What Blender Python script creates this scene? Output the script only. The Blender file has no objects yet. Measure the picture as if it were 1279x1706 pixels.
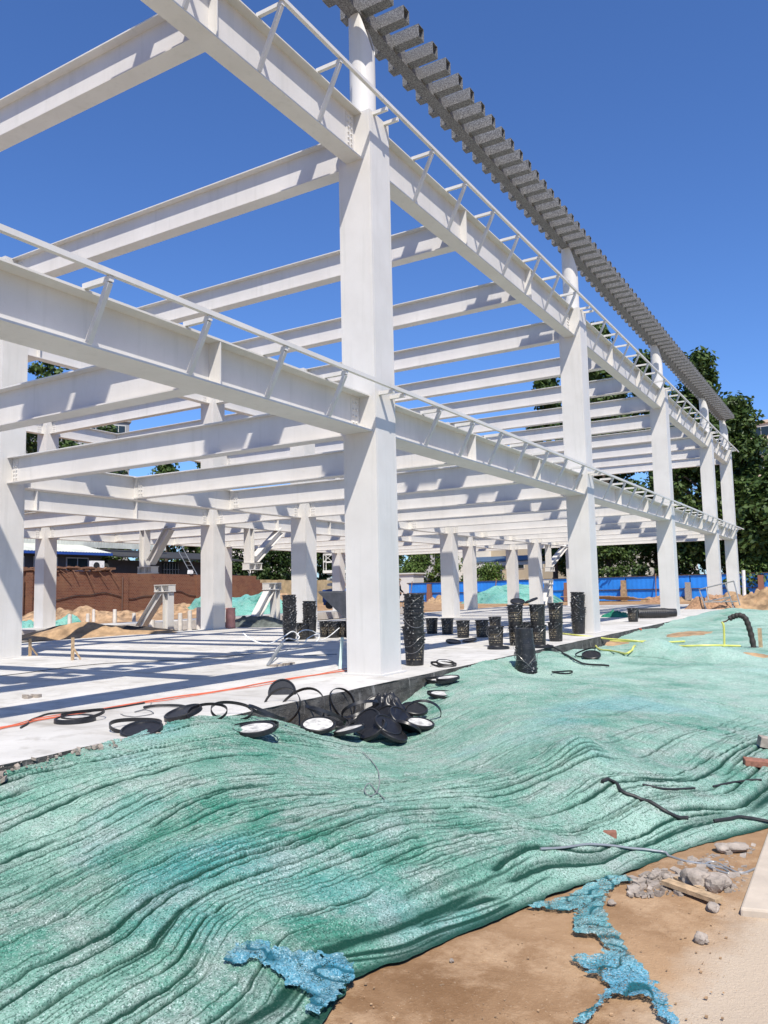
import bpy, bmesh, math, random
import numpy as np
from mathutils import Vector, Matrix
R = math.radians
sc = bpy.context.scene
COL = sc.collection

# ------------------------------------------------------------------ camera
F, YAW, PITCH, ROLL = 1332.0, 0.5395218, 0.0969156, -0.0219667
CAM = np.array([5.7257666, -9.3937352, 1.1609944])
PW, PH = 1279, 1706
cy_, sy_, cp_, sp_ = math.cos(YAW), math.sin(YAW), math.cos(PITCH), math.sin(PITCH)
fw = np.array([-sy_*cp_, cy_*cp_, sp_]); rt0 = np.array([cy_, sy_, 0.0]); up0 = np.cross(rt0, fw)
rt = rt0*math.cos(ROLL) + up0*math.sin(ROLL); up = -rt0*math.sin(ROLL) + up0*math.cos(ROLL)
cam = bpy.data.cameras.new("camera"); co = bpy.data.objects.new("camera", cam); COL.objects.link(co)
cam.sensor_fit = 'HORIZONTAL'; cam.sensor_width = 36.0; cam.lens = F/PW*36.0
cam.clip_start = 0.05; cam.clip_end = 2000
M = Matrix(((rt[0], up[0], -fw[0], CAM[0]), (rt[1], up[1], -fw[1], CAM[1]), (rt[2], up[2], -fw[2], CAM[2]), (0, 0, 0, 1)))
co.matrix_world = M
sc.camera = co

# ------------------------------------------------------------------ sky, sun, exposure
SUN = Vector((0.461, -0.546, 1.0)).normalized()
SEL = math.asin(SUN.z); SAZ = math.atan2(SUN.x, SUN.y)      # azimuth from +Y towards +X
world = bpy.data.worlds.new("World"); sc.world = world; world.use_nodes = True
wn = world.node_tree.nodes; wl = world.node_tree.links
bg = wn['Background']; sky = wn.new('ShaderNodeTexSky'); sky.sky_type = 'NISHITA'; sky.sun_disc = False
sky.sun_elevation = SEL; sky.sun_rotation = SAZ
sky.air_density = 1.0; sky.dust_density = 0.2; sky.ozone_density = 3.0
tint = wn.new('ShaderNodeMix'); tint.data_type = 'RGBA'; tint.blend_type = 'MULTIPLY'; tint.inputs[0].default_value = 1.0
tint.inputs[7].default_value = (0.72, 1.02, 1.52, 1)          # the deep clear blue of this sky
wl.new(sky.outputs[0], tint.inputs[6]); wl.new(tint.outputs[2], bg.inputs[0]); bg.inputs[1].default_value = 0.090
sl = bpy.data.lights.new("sun", 'SUN'); so = bpy.data.objects.new("sun", sl); COL.objects.link(so)
sl.energy = 5.0; sl.angle = R(0.5); sl.color = (1.0, 0.935, 0.84)
so.rotation_euler = (-SUN).to_track_quat('-Z', 'Y').to_euler()
sc.view_settings.view_transform = 'Standard'; sc.view_settings.look = 'None'
sc.view_settings.exposure = 0.31; sc.view_settings.gamma = 1.0; sc.view_settings.use_curve_mapping = False
sc.render.engine = 'CYCLES'
sc.cycles.max_bounces = 8; sc.cycles.diffuse_bounces = 5; sc.cycles.use_denoising = True

rnd = random.Random(7)
nr = np.random.default_rng(11)

# ------------------------------------------------------------------ helpers
def at(px, py, plane, val):
    """the point of the place that the photograph shows at a pixel, on the plane d / y / z = val (d = depth into the building = -X)"""
    v = rt*((px-PW/2)/F) - up*((py-PH/2)/F) + fw
    v = np.array([-v[0], v[1], v[2]]); c = np.array([-CAM[0], CAM[1], CAM[2]])
    i = 'dyz'.index(plane); t = (val-c[i])/v[i]; q = c+t*v
    return Vector((-q[0], q[1], q[2]))
def P(d, y, z): return Vector((-d, y, z))

class MB:
    def __init__(s): s.v = []; s.f = []; s.sm = []
    def add(s, vs, fs, smooth=False):
        o = len(s.v); s.v += [tuple(x) for x in vs]; s.f += [tuple(i+o for i in f) for f in fs]; s.sm += [smooth]*len(fs)
    def box(s, a, b):
        x0, y0, z0 = [min(a[i], b[i]) for i in range(3)]; x1, y1, z1 = [max(a[i], b[i]) for i in range(3)]
        s.add([(x0,y0,z0),(x1,y0,z0),(x1,y1,z0),(x0,y1,z0),(x0,y0,z1),(x1,y0,z1),(x1,y1,z1),(x0,y1,z1)],
              [(3,2,1,0),(4,5,6,7),(0,1,5,4),(1,2,6,5),(2,3,7,6),(3,0,4,7)])
    def obox(s, c, ax, ay, az):
        c, ax, ay, az = map(Vector, (c, ax, ay, az))
        vs = [c+ax*i+ay*j+az*k for k in (-1,1) for j in (-1,1) for i in (-1,1)]
        s.add(vs, [(0,2,3,1),(4,5,7,6),(0,1,5,4),(1,3,7,5),(3,2,6,7),(2,0,4,6)])
    def prism(s, prof, o, u, w, a):
        """polygon prof (list of 2-D pts) in the frame o,u,w extruded along vector a"""
        o, u, w, a = map(Vector, (o, u, w, a)); n = len(prof)
        vs = [o+u*p[0]+w*p[1] for p in prof]; vs += [q+a for q in vs]
        fs = [tuple(range(n-1,-1,-1)), tuple(range(n, 2*n))] + [(i,(i+1)%n,(i+1)%n+n,i+n) for i in range(n)]
        s.add(vs, fs)
    def ibeam(s, o, a, u, h, b, tf=.02, tw=.016, bt=None):
        """H-section from o (middle of the bottom) along a; u = sideways unit"""
        t = tw/2; hb = b/2; ht = (bt or b)/2
        prof = [(-hb,0),(hb,0),(hb,tf),(t,tf),(t,h-tf),(ht,h-tf),(ht,h),(-ht,h),(-ht,h-tf),(-t,h-tf),(-t,tf),(-hb,tf)]
        a = Vector(a); u = Vector(u).normalized(); w = a.cross(u).normalized()
        if w.z < 0 or (abs(w.z) < 1e-6 and w.x < 0): w = -w
        s.prism(prof, o, u, w, a)
    def tube(s, pts, r, n=8, closed=False, cap=True):
        pts = [Vector(p) for p in pts]; m = len(pts); rings = []
        rr = r if hasattr(r, '__len__') else [r]*m
        nrm = None
        for i, p in enumerate(pts):
            if closed: t = (pts[(i+1)%m]-pts[i-1])
            else: t = pts[min(i+1,m-1)]-pts[max(i-1,0)]
            t = t.normalized() if t.length > 1e-9 else Vector((0,0,1))
            if nrm is None:
                nrm = t.orthogonal().normalized()
            nrm = (nrm - t*nrm.dot(t))
            nrm = nrm.normalized() if nrm.length > 1e-6 else t.orthogonal().normalized()
            bn = t.cross(nrm)
            rings.append([p+(nrm*math.cos(2*math.pi*k/n)+bn*math.sin(2*math.pi*k/n))*rr[i] for k in range(n)])
        vs = [q for g in rings for q in g]; fs = []
        for i in range(m if closed else m-1):
            j = (i+1)%m
            fs += [(i*n+k, i*n+(k+1)%n, j*n+(k+1)%n, j*n+k) for k in range(n)]
        s.add(vs, fs, True)
        if cap and not closed:
            s.add(rings[0], [tuple(range(n-1,-1,-1))]); s.add(rings[-1], [tuple(range(n))])
    def lathe(s, prof, n=24, o=(0,0,0), smooth=True):
        o = Vector(o); vs = []
        for r, z in prof:
            vs += [o+Vector((r*math.cos(2*math.pi*k/n), r*math.sin(2*math.pi*k/n), z)) for k in range(n)]
        fs = [(i*n+k, i*n+(k+1)%n, (i+1)*n+(k+1)%n, (i+1)*n+k) for i in range(len(prof)-1) for k in range(n)]
        s.add(vs, fs, smooth)
    def build(s, name, mat, parent=None):
        me = bpy.data.meshes.new(name); me.from_pydata(s.v, [], s.f); me.materials.append(mat)
        me.polygons.foreach_set('use_smooth', s.sm)
        if any(s.sm):
            try: me.set_sharp_from_angle(angle=R(40))
            except Exception: pass
        return link(bpy.data.objects.new(name, me), parent)
def link(o, parent=None):
    COL.objects.link(o)
    if parent is not None: o.parent = parent
    return o
def tag(o, label=None, cat=None, group=None, kind=None):
    if label: o['label'] = label
    if cat: o['category'] = cat
    if group: o['group'] = group
    if kind: o['kind'] = kind
    return o
def thing(name, label, cat, loc=(0,0,0), rz=0, group=None):
    o = bpy.data.objects.new(name, None); COL.objects.link(o); o.empty_display_size = .2
    o.location = loc; o.rotation_euler = (0,0,rz); tag(o, label, cat, group); return o
def copy_tree(o, parent=None):
    c = o.copy(); COL.objects.link(c); c.parent = parent
    for ch in list(o.children): copy_tree(ch, c)
    return c
def npmesh(name, v, f, mat, parent=None, smooth=True, attrs=None):
    me = bpy.data.meshes.new(name); nv, nf = len(v), len(f); k = f.shape[1]
    me.vertices.add(nv); me.vertices.foreach_set('co', np.ascontiguousarray(v, dtype=np.float32).ravel())
    me.loops.add(nf*k); me.loops.foreach_set('vertex_index', np.ascontiguousarray(f, dtype=np.int32).ravel())
    me.polygons.add(nf); me.polygons.foreach_set('loop_start', np.arange(0, nf*k, k, dtype=np.int32))
    me.polygons.foreach_set('loop_total', np.full(nf, k, dtype=np.int32))
    me.polygons.foreach_set('use_smooth', np.full(nf, smooth))
    for an, av in (attrs or {}).items():
        a = me.attributes.new(an, 'FLOAT', 'POINT'); a.data.foreach_set('value', np.ascontiguousarray(av, dtype=np.float32))
    me.materials.append(mat); me.update(calc_edges=True); me.validate()
    return link(bpy.data.objects.new(name, me), parent)

# numpy value noise, about -1..1
_T = np.random.default_rng(5).random((256, 256))*2-1
def vn(x, y, s=0):
    x = np.asarray(x, float)+s*17.31; y = np.asarray(y, float)+s*9.77
    xi = np.floor(x).astype(int); yi = np.floor(y).astype(int); fx = x-xi; fy = y-yi
    fx = fx*fx*fx*(fx*(fx*6-15)+10); fy = fy*fy*fy*(fy*(fy*6-15)+10)
    a = _T[xi & 255, yi & 255]; b = _T[(xi+1) & 255, yi & 255]; c = _T[xi & 255, (yi+1) & 255]; d = _T[(xi+1) & 255, (yi+1) & 255]
    return (a*(1-fx)+b*fx)*(1-fy)+(c*(1-fx)+d*fx)*fy
def fbm(x, y, s=0, o=4):
    t = 0; a = .5
    for i in range(o): t = t+a*vn(np.asarray(x)*2**i, np.asarray(y)*2**i, s+i*3); a *= .5
    return t
def sstep(a, b, x):
    t = np.clip((x-a)/(b-a), 0, 1); return t*t*(3-2*t)

# ------------------------------------------------------------------ materials
class NT:
    def __init__(s, name):
        s.m = bpy.data.materials.new(name); s.m.use_nodes = True; s.n = s.m.node_tree.nodes; s.l = s.m.node_tree.links
        s.b = s.n['Principled BSDF']; s.tc = s.n.new('ShaderNodeTexCoord')
    def node(s, t, **k):
        n = s.n.new(t)
        for a, b in k.items(): setattr(n, a, b)
        return n
    def put(s, a, b):
        if isinstance(b, (int, float)): a.default_value = b
        elif isinstance(b, tuple): a.default_value = b if len(b) == 4 or a.type == 'VECTOR' else (*b, 1)
        else: s.l.new(b, a)
    def noise(s, scale, detail=4, rough=.55, coord='Object', stretch=None, dist=0):
        n = s.node('ShaderNodeTexNoise'); n.inputs['Scale'].default_value = scale; n.inputs['Detail'].default_value = detail
        n.inputs['Roughness'].default_value = rough; n.inputs['Distortion'].default_value = dist
        src = s.tc.outputs[coord]
        if stretch:
            mp = s.node('ShaderNodeMapping'); mp.inputs['Scale'].default_value = stretch; s.l.new(src, mp.inputs[0]); src = mp.outputs[0]
        s.l.new(src, n.inputs['Vector']); return n.outputs['Fac']
    def geo(s, scale, detail=4, rough=.55, stretch=None, dist=0):
        n = s.node('ShaderNodeTexNoise'); n.inputs['Scale'].default_value = scale; n.inputs['Detail'].default_value = detail
        n.inputs['Roughness'].default_value = rough; n.inputs['Distortion'].default_value = dist
        g = s.node('ShaderNodeNewGeometry').outputs['Position']
        if stretch:
            mp = s.node('ShaderNodeMapping'); mp.inputs['Scale'].default_value = stretch; s.l.new(g, mp.inputs[0]); g = mp.outputs[0]
        s.l.new(g, n.inputs['Vector']); return n.outputs['Fac']
    def ramp(s, fac, stops):
        r = s.node('ShaderNodeValToRGB'); e = r.color_ramp.elements
        while len(e) < len(stops): e.new(.5)
        for i, (p, c) in enumerate(stops):
            e[i].position = p; e[i].color = (*c, 1) if not isinstance(c, (int, float)) else (c, c, c, 1)
        s.l.new(fac, r.inputs[0]); return r.outputs[0]
    def mix(s, fac, a, b, mode='MIX'):
        m = s.node('ShaderNodeMix', data_type='RGBA', blend_type=mode)
        s.put(m.inputs[0], fac); s.put(m.inputs[6], a); s.put(m.inputs[7], b); return m.outputs[2]
    def math(s, op, a, b=0.0):
        m = s.node('ShaderNodeMath', operation=op); s.put(m.inputs[0], a); s.put(m.inputs[1], b); m.use_clamp = op != 'SUBTRACT' and False
        return m.outputs[0]
    def bump(s, h, strength=.3, dist=.02):
        b = s.node('ShaderNodeBump'); b.inputs['Strength'].default_value = strength; b.inputs['Distance'].default_value = dist
        s.l.new(h, b.inputs['Height']); s.l.new(b.outputs[0], s.b.inputs['Normal'])
    def out(s, col=None, rough=.6, metal=0., spec=.5):
        if col is not None: s.put(s.b.inputs['Base Color'], col)
        s.put(s.b.inputs['Roughness'], rough); s.put(s.b.inputs['Metallic'], metal); s.put(s.b.inputs['Specular IOR Level'], spec)
        return s.m

def mat_plain(name, c, rough=.6, metal=0., var=.18, scale=6, spec=.5, bump=0.):
    t = NT(name); n = t.geo(scale, 5)
    col = t.mix(t.ramp(n, [(.3, 0.), (.7, 1.)]), tuple(x*(1-var) for x in c), tuple(min(1, x*(1+var)) for x in c))
    if bump: t.bump(t.geo(scale*6, 4), bump, .01)
    return t.out(col, rough, metal, spec)

def mat_steel():
    t = NT('white_steel_paint')
    n1 = t.geo(1.3, 6, .6); n2 = t.geo(9, 4, .6, (1, 1, .08)); n3 = t.geo(60, 3)
    c = t.mix(t.ramp(n1, [(.35, 0.), (.68, 1.)]), (.580, .560, .525), (.645, .626, .592))
    c = t.mix(t.math('MULTIPLY', t.ramp(n2, [(.54, 0.), (.72, 1.)]), .42), c, (.50, .49, .45))
    c = t.mix(t.math('MULTIPLY', t.ramp(n3, [(.64, 0.), (.74, 1.)]), .30), c, (.40, .33, .25))
    h = t.math('ADD', t.math('MULTIPLY', n2, .6), t.math('MULTIPLY', n3, .12)); t.bump(h, .10, .012)
    return t.out(c, .48, 0, .35)
def mat_slab():
    t = NT('pale_concrete_floor')
    n1 = t.geo(.55, 7, .62); n2 = t.geo(3.2, 6, .65, dist=.4); n3 = t.geo(40, 4); n4 = t.geo(.9, 5, .6, (.35, 1.6, 1))
    c = t.mix(t.ramp(n1, [(.36, 0.), (.62, 1.)]), (.46, .445, .41), (.60, .585, .55))
    c = t.mix(t.math('MULTIPLY', t.ramp(n2, [(.50, 0.), (.70, 1.)]), .68), c, (.33, .31, .275))
    c = t.mix(t.math('MULTIPLY', t.ramp(n4, [(.57, 0.), (.68, 1.)]), .6), c, (.30, .275, .24))
    c = t.mix(t.math('MULTIPLY', t.ramp(n3, [(.62, 0.), (.74, 1.)]), .35), c, (.40, .38, .35))
    t.bump(t.math('ADD', n2, t.math('MULTIPLY', n3, .4)), .18, .02)
    return t.out(c, .85, 0, .2)
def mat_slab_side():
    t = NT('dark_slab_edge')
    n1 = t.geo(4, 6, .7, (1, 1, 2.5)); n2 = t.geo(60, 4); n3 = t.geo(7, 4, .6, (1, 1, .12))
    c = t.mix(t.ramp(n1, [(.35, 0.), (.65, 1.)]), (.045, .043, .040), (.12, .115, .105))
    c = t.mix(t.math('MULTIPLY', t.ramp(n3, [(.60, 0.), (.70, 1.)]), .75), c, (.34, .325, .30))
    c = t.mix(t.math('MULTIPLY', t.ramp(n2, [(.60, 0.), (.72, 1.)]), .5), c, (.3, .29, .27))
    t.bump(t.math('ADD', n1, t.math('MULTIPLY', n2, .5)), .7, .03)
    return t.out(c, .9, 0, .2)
def mat_stone_grey():
    t = NT('speckled_grey_coating')
    n = t.geo(48, 4, .85); n2 = t.geo(2, 4)
    c = t.ramp(n, [(.36, (.035, .036, .04)), (.50, (.15, .151, .155)), (.64, (.35, .35, .35))])
    c = t.mix(t.math('MULTIPLY', n2, .3), c, (.09, .09, .095))
    t.bump(n, .4, .01)
    return t.out(c, .75, 0, .3)
def mat_net(name, pale, mid, deep, blue, dust, holes=0.):
    t = NT(name)
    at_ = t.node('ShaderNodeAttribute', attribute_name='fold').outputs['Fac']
    n1 = t.geo(.85, 6, .62, dist=.5); n2 = t.geo(3.1, 6, .65, dist=.3); n3 = t.geo(.42, 4, .5); n4 = t.geo(9, 5, .7)
    c = t.mix(t.ramp(n1, [(.33, 0.), (.64, 1.)]), mid, pale)
    c = t.mix(t.math('MULTIPLY', t.ramp(n2, [(.46, 0.), (.64, 1.)]), .75), c, dust)
    c = t.mix(t.math('MULTIPLY', t.ramp(n3, [(.55, 0.), (.68, 1.)]), .65), c, blue)
    c = t.mix(t.math('MULTIPLY', t.ramp(n4, [(.52, 0.), (.68, 1.)]), .35), c, mid)
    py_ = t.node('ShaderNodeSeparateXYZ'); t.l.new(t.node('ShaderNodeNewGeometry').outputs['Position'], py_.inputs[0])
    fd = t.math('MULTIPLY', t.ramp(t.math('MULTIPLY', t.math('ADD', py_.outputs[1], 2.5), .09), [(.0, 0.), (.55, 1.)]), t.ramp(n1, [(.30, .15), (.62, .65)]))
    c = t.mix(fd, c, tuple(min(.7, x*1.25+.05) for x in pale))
    c = t.mix(t.ramp(at_, [(.14, 0.), (.60, .96)]), c, deep); inv = t.ramp(at_, [(.05, 1.), (.55, .08)])  # crease shade painted in as near-black green, along with bunched net's greener tone
    v = t.node('ShaderNodeTexVoronoi'); v.inputs['Scale'].default_value = 165
    t.l.new(t.node('ShaderNodeNewGeometry').outputs['Position'], v.inputs['Vector'])
    cell = t.node('ShaderNodeSeparateColor'); t.l.new(v.outputs['Color'], cell.inputs[0])
    g = t.geo(220, 3, .8)
    sp = t.math('MULTIPLY', t.ramp(cell.outputs[0], [(.55, 0.), (.95, 1.)]), t.ramp(g, [(.42, 0.), (.62, 1.)]))
    sp = t.math('MULTIPLY', t.math('MULTIPLY', sp, t.ramp(n2, [(.25, .25), (.6, .85)])), inv)
    c = t.mix(sp, c, (.68, .78, .735))  # sparkle of the shiny mesh put into the colour as pale specks
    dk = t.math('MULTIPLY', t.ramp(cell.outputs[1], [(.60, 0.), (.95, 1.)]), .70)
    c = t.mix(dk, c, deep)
    h = t.math('ADD', g, t.math('MULTIPLY', cell.outputs[2], .5)); t.bump(h, .30, .006)
    if holes:
        t.put(t.b.inputs['Alpha'], t.ramp(t.math('ADD', t.math('MULTIPLY', t.geo(150, 3, .7), .7), t.math('MULTIPLY', t.geo(14, 4, .6), .35)), [(holes-.02, 0.), (holes+.02, 1.)]))
    return t.out(c, .75, 0, .15)
def mat_sand():
    t = NT('brown_sand')
    n1 = t.geo(.9, 8, .68, dist=.15); n2 = t.geo(3.4, 8, .72); n3 = t.geo(70, 4, .7); n4 = t.geo(250, 2)
    pos = t.node('ShaderNodeSeparateXYZ'); t.l.new(t.node('ShaderNodeNewGeometry').outputs['Position'], pos.inputs[0])
    c = t.mix(t.ramp(n1, [(.36, 0.), (.62, 1.)]), (.215, .122, .060), (.41, .265, .150))
    c = t.mix(t.math('MULTIPLY', t.ramp(n2, [(.47, 0.), (.66, 1.)]), .8), c, (.50, .345, .21))
    # dry pale dust drifts off the concrete path on the right
    s1 = t.math('ADD', t.math('MULTIPLY', pos.outputs[0], 1.0), t.math('MULTIPLY', t.math('SUBTRACT', t.geo(2.2, 6, .65), .5), .55))
    s1 = t.math('SUBTRACT', s1, t.math('MULTIPLY', t.math('ADD', pos.outputs[1], 6.0), .10))
    far = t.ramp(t.math('MULTIPLY', t.math('ADD', pos.outputs[1], 4.6), 1.0), [(.0, 1.), (.4, 0.)])
    c = t.mix(t.math('MULTIPLY', t.ramp(t.math('SUBTRACT', s1, 4.74), [(.10, 0.), (.32, 1.)]), far), c, (.50, .405, .30))
    c = t.mix(t.math('MULTIPLY', t.ramp(n3, [(.60, 0.), (.72, 1.)]), .4), c, (.55, .44, .31))
    c = t.mix(t.math('MULTIPLY', t.ramp(n4, [(.62, 0.), (.72, 1.)]), .35), c, (.10, .07, .045))
    t.bump(t.math('ADD', t.math('MULTIPLY', n2, 1.0), t.math('ADD', t.math('MULTIPLY', n3, .7), t.math('MULTIPLY', n4, .35))), .5, .03)
    return t.out(c, .95, 0, .1)
def mat_brick(name, c1, c2, mortar, scale, dirt):
    t = NT(name); b = t.node('ShaderNodeTexBrick')
    mp = t.node('ShaderNodeMapping'); mp.inputs['Rotation'].default_value = (R(90), 0, R(90))
    t.l.new(t.tc.outputs['Object'], mp.inputs[0])
    cmb = t.node('ShaderNodeCombineXYZ'); sp = t.node('ShaderNodeSeparateXYZ'); t.l.new(t.tc.outputs['Object'], sp.inputs[0])
    t.l.new(t.math('ADD', sp.outputs[1], sp.outputs[0]), cmb.inputs[0]); t.l.new(sp.outputs[2], cmb.inputs[1])
    t.l.new(cmb.outputs[0], b.inputs['Vector']); b.inputs['Scale'].default_value = scale
    b.inputs['Color1'].default_value = (*c1, 1); b.inputs['Color2'].default_value = (*c2, 1); b.inputs['Mortar'].default_value = (*mortar, 1)
    b.inputs['Mortar Size'].default_value = .022
    n = t.geo(.8, 6, .65); n2 = t.geo(7, 4)
    c = t.mix(t.math('MULTIPLY', t.ramp(n, [(.42, 0.), (.68, 1.)]), .55), b.outputs[0], dirt)
    c = t.mix(t.math('MULTIPLY', n2, .35), c, tuple(x*.45 for x in c1))
    t.bump(b.outputs[1], -.4, .02)
    return t.out(c, .9, 0, .15)
def mat_bucket():
    t = NT('black_bucket_plastic')
    n = t.noise(26, 3, .55); n2 = t.noise(5, 4, .6)
    z = t.node('ShaderNodeSeparateXYZ'); t.l.new(t.tc.outputs['Object'], z.inputs[0])
    inf = t.node('ShaderNodeObjectInfo').outputs['Random']
    oi = t.node('ShaderNodeVectorMath', operation='ADD'); 
    c = t.mix(n2, (.008, .008, .009), (.022, .021, .021))
    k = t.math('MULTIPLY', t.ramp(n, [(.60, 0.), (.66, 1.)]), t.ramp(t.math('MULTIPLY', z.outputs[2], 2.3), [(.35, .12), (.85, .9)]))
    c = t.mix(t.math('MULTIPLY', k, .75), c, (.50, .485, .46))
    return t.out(c, t.ramp(n2, [(.3, .28), (.7, .5)]), 0, .5)
def mat_label():
    t = NT('bucket_label_print')
    sp = t.node('ShaderNodeSeparateXYZ'); t.l.new(t.tc.outputs['Object'], sp.inputs[0])
    n = t.noise(75, 2, .6, stretch=(1, 1, .35)); 
    z = t.math('MULTIPLY', sp.outputs[2], 4.0)
    rows = t.ramp(z, [(0.30, 0.), (.31, 1.), (.36, 1.), (.37, 0.), (.47, 0.), (.48, 1.), (.56, 1.), (.57, 0.), (.66, 0.), (.67, 1.), (.88, 1.), (.89, 0.)])
    m = t.math('MULTIPLY', t.ramp(n, [(.53, 0.), (.57, 1.)]), rows)
    c = t.mix(m, (.014, .013, .013), (.36, .30, .20))
    gold = t.ramp(z, [(1.06, 0.)]) if False else t.ramp(z, [(.985, 0.), (.99, 1.), (.999, 1.), (1., 1.)])
    c = t.mix(t.math('MULTIPLY', gold, .8), c, (.36, .25, .10))
    return t.out(c, .4, 0, .5)
def mat_leaf(name, c, c2):
    t = NT(name)
    rp = t.node('ShaderNodeNewGeometry').outputs['Random Per Island']
    n = t.geo(.35, 4, .6)
    k = t.math('ADD', t.math('MULTIPLY', rp, .6), t.math('MULTIPLY', n, .5))
    col = t.mix(t.ramp(k, [(.2, 0.), (.85, 1.)]), c, c2)
    t.put(t.b.inputs['Subsurface Weight'], 0.0)
    tr = t.node('ShaderNodeBsdfTranslucent'); t.l.new(col, tr.inputs[0])
    ms = t.node('ShaderNodeMixShader'); ms.inputs[0].default_value = .22
    t.out(col, .5, 0, .3)
    t.l.new(t.b.outputs[0], ms.inputs[1]); t.l.new(tr.outputs[0], ms.inputs[2])
    t.l.new(ms.outputs[0], t.n['Material Output'].inputs[0]); return t.m

STEEL = mat_steel(); SLAB = mat_slab(); SLABSIDE = mat_slab_side(); GREY = mat_stone_grey()
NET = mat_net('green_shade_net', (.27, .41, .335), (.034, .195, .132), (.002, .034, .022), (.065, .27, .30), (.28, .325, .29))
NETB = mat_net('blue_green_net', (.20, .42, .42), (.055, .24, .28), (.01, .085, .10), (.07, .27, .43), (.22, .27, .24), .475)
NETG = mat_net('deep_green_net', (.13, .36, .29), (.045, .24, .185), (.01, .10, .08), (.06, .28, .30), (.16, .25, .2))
SAND = mat_sand()
BRICK = mat_brick('red_brick', (.20, .075, .042), (.125, .045, .03), (.25, .18, .13), 2.2, (.27, .15, .085))
BRICK2 = mat_plain('loose_brick_red', (.26, .115, .075), .9, var=.3, scale=30, bump=.3)
BUCKET = mat_bucket(); LABEL = mat_label()
BLACK = mat_plain('black_plastic', (.013, .013, .014), .38, var=.4, scale=30)
BLACKM = mat_plain('black_rubber', (.02, .02, .02), .6, var=.4, scale=40)
LIDW = mat_plain('paint_smeared_lid', (.52, .51, .48), .55, var=.5, scale=14)
WIRE = mat_plain('bucket_wire', (.25, .245, .24), .35, .6)
ORANGE = mat_plain('orange_cable', (.62, .13, .06), .6)
YELLOW = mat_plain('yellow_hose_plastic', (.56, .56, .13), .45)
WHITEP = mat_plain('white_plastic', (.75, .75, .72), .45)
GREENSTICK = mat_plain('pale_green_strip', (.50, .64, .58), .5)
WOOD = mat_plain('weathered_wood', (.44, .31, .18), .85, var=.35, scale=18, bump=.2)
TIMBER = mat_plain('brown_timber', (.20, .105, .06), .85, var=.35, scale=10)
GALV = mat_plain('galvanised_pipe', (.34, .35, .345), .42, .5)
ROCK = mat_plain('broken_concrete', (.31, .265, .22), .95, var=.35, scale=14, bump=.5)
PATH = mat_plain('concrete_path', (.47, .40, .315), .92, var=.13, scale=5, bump=.25)
SOIL = mat_plain('loose_brown_soil', (.34, .225, .125), .97, var=.4, scale=3.5, bump=.8)
SOIL2 = mat_plain('pale_dug_soil', (.33, .215, .12), .97, var=.55, scale=2.5, bump=1.)
CLOTHB = mat_plain('black_sheeting', (.03, .024, .02), .7, var=.4, scale=5)
BLUE = mat_plain('blue_hoarding_sheet', (.030, .27, .84), .45, var=.12, scale=.7)
RUST = mat_plain('rusty_rail', (.13, .075, .055), .7, .2)
PINK = mat_plain('pink_plastic', (.60, .29, .25), .6)
GREYM = mat_plain('grey_sheet_metal', (.22, .225, .235), .5, .3)
GREENW = mat_plain('green_fabric', (.01, .17, .10), .7, var=.3, scale=8)
BUND = mat_plain('brown_net_bundle', (.34, .20, .115), .9, var=.4, scale=12, bump=.5)

# ================================================================== the ground
B, B5, S = 9.9226, 6.0754, 0.55
KY = {-1: -B, 0: 0.0, 1: B, 2: 2*B, 3: 3*B, 4: 3*B+B5}
ROWS = [0.0, 8.6, 12.3, 20.85]          # front faces of the four column rows
GZ = -0.465

# front boundary of the net, photo pixel -> ground
EDGE_PX = [(200, 1950), (390, 1790), (530, 1708), (588, 1632), (640, 1612), (700, 1590), (760, 1561), (815, 1538), (880, 1512), (960, 1480), (1040, 1462), (1080, 1440), (1130, 1424), (1200, 1402), (1262, 1385), (1300, 1372)]
EDGE = np.array([[at(a, b, 'z', -.46)[0], at(a, b, 'z', -.46)[1]] for a, b in EDGE_PX])
EDGE = np.vstack([EDGE, EDGE[-1]+np.array([.5, 2.4]), EDGE[-1]+np.array([1.5, 8.0]), EDGE[-1]+np.array([4.0, 26.0])])
EDGE = np.vstack([EDGE[0]+(EDGE[0]-EDGE[1])*3, EDGE])
def edge_sd(x, y):
    """signed distance to the net's front edge, positive on the net side"""
    best = np.full(x.shape, 1e9); sgn = np.ones(x.shape)
    for i in range(len(EDGE)-1):
        a, b = EDGE[i], EDGE[i+1]; e = b-a; L = (e**2).sum()
        t = np.clip(((x-a[0])*e[0]+(y-a[1])*e[1])/L, 0, 1)
        dx = x-(a[0]+t*e[0]); dy = y-(a[1]+t*e[1]); dd = np.hypot(dx, dy)
        cr = e[0]*(y-a[1])-e[1]*(x-a[0]); m = dd < best-1e-9
        best = np.where(m, dd, best); sgn = np.where(m, np.sign(cr), sgn)
    return best*sgn
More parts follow.
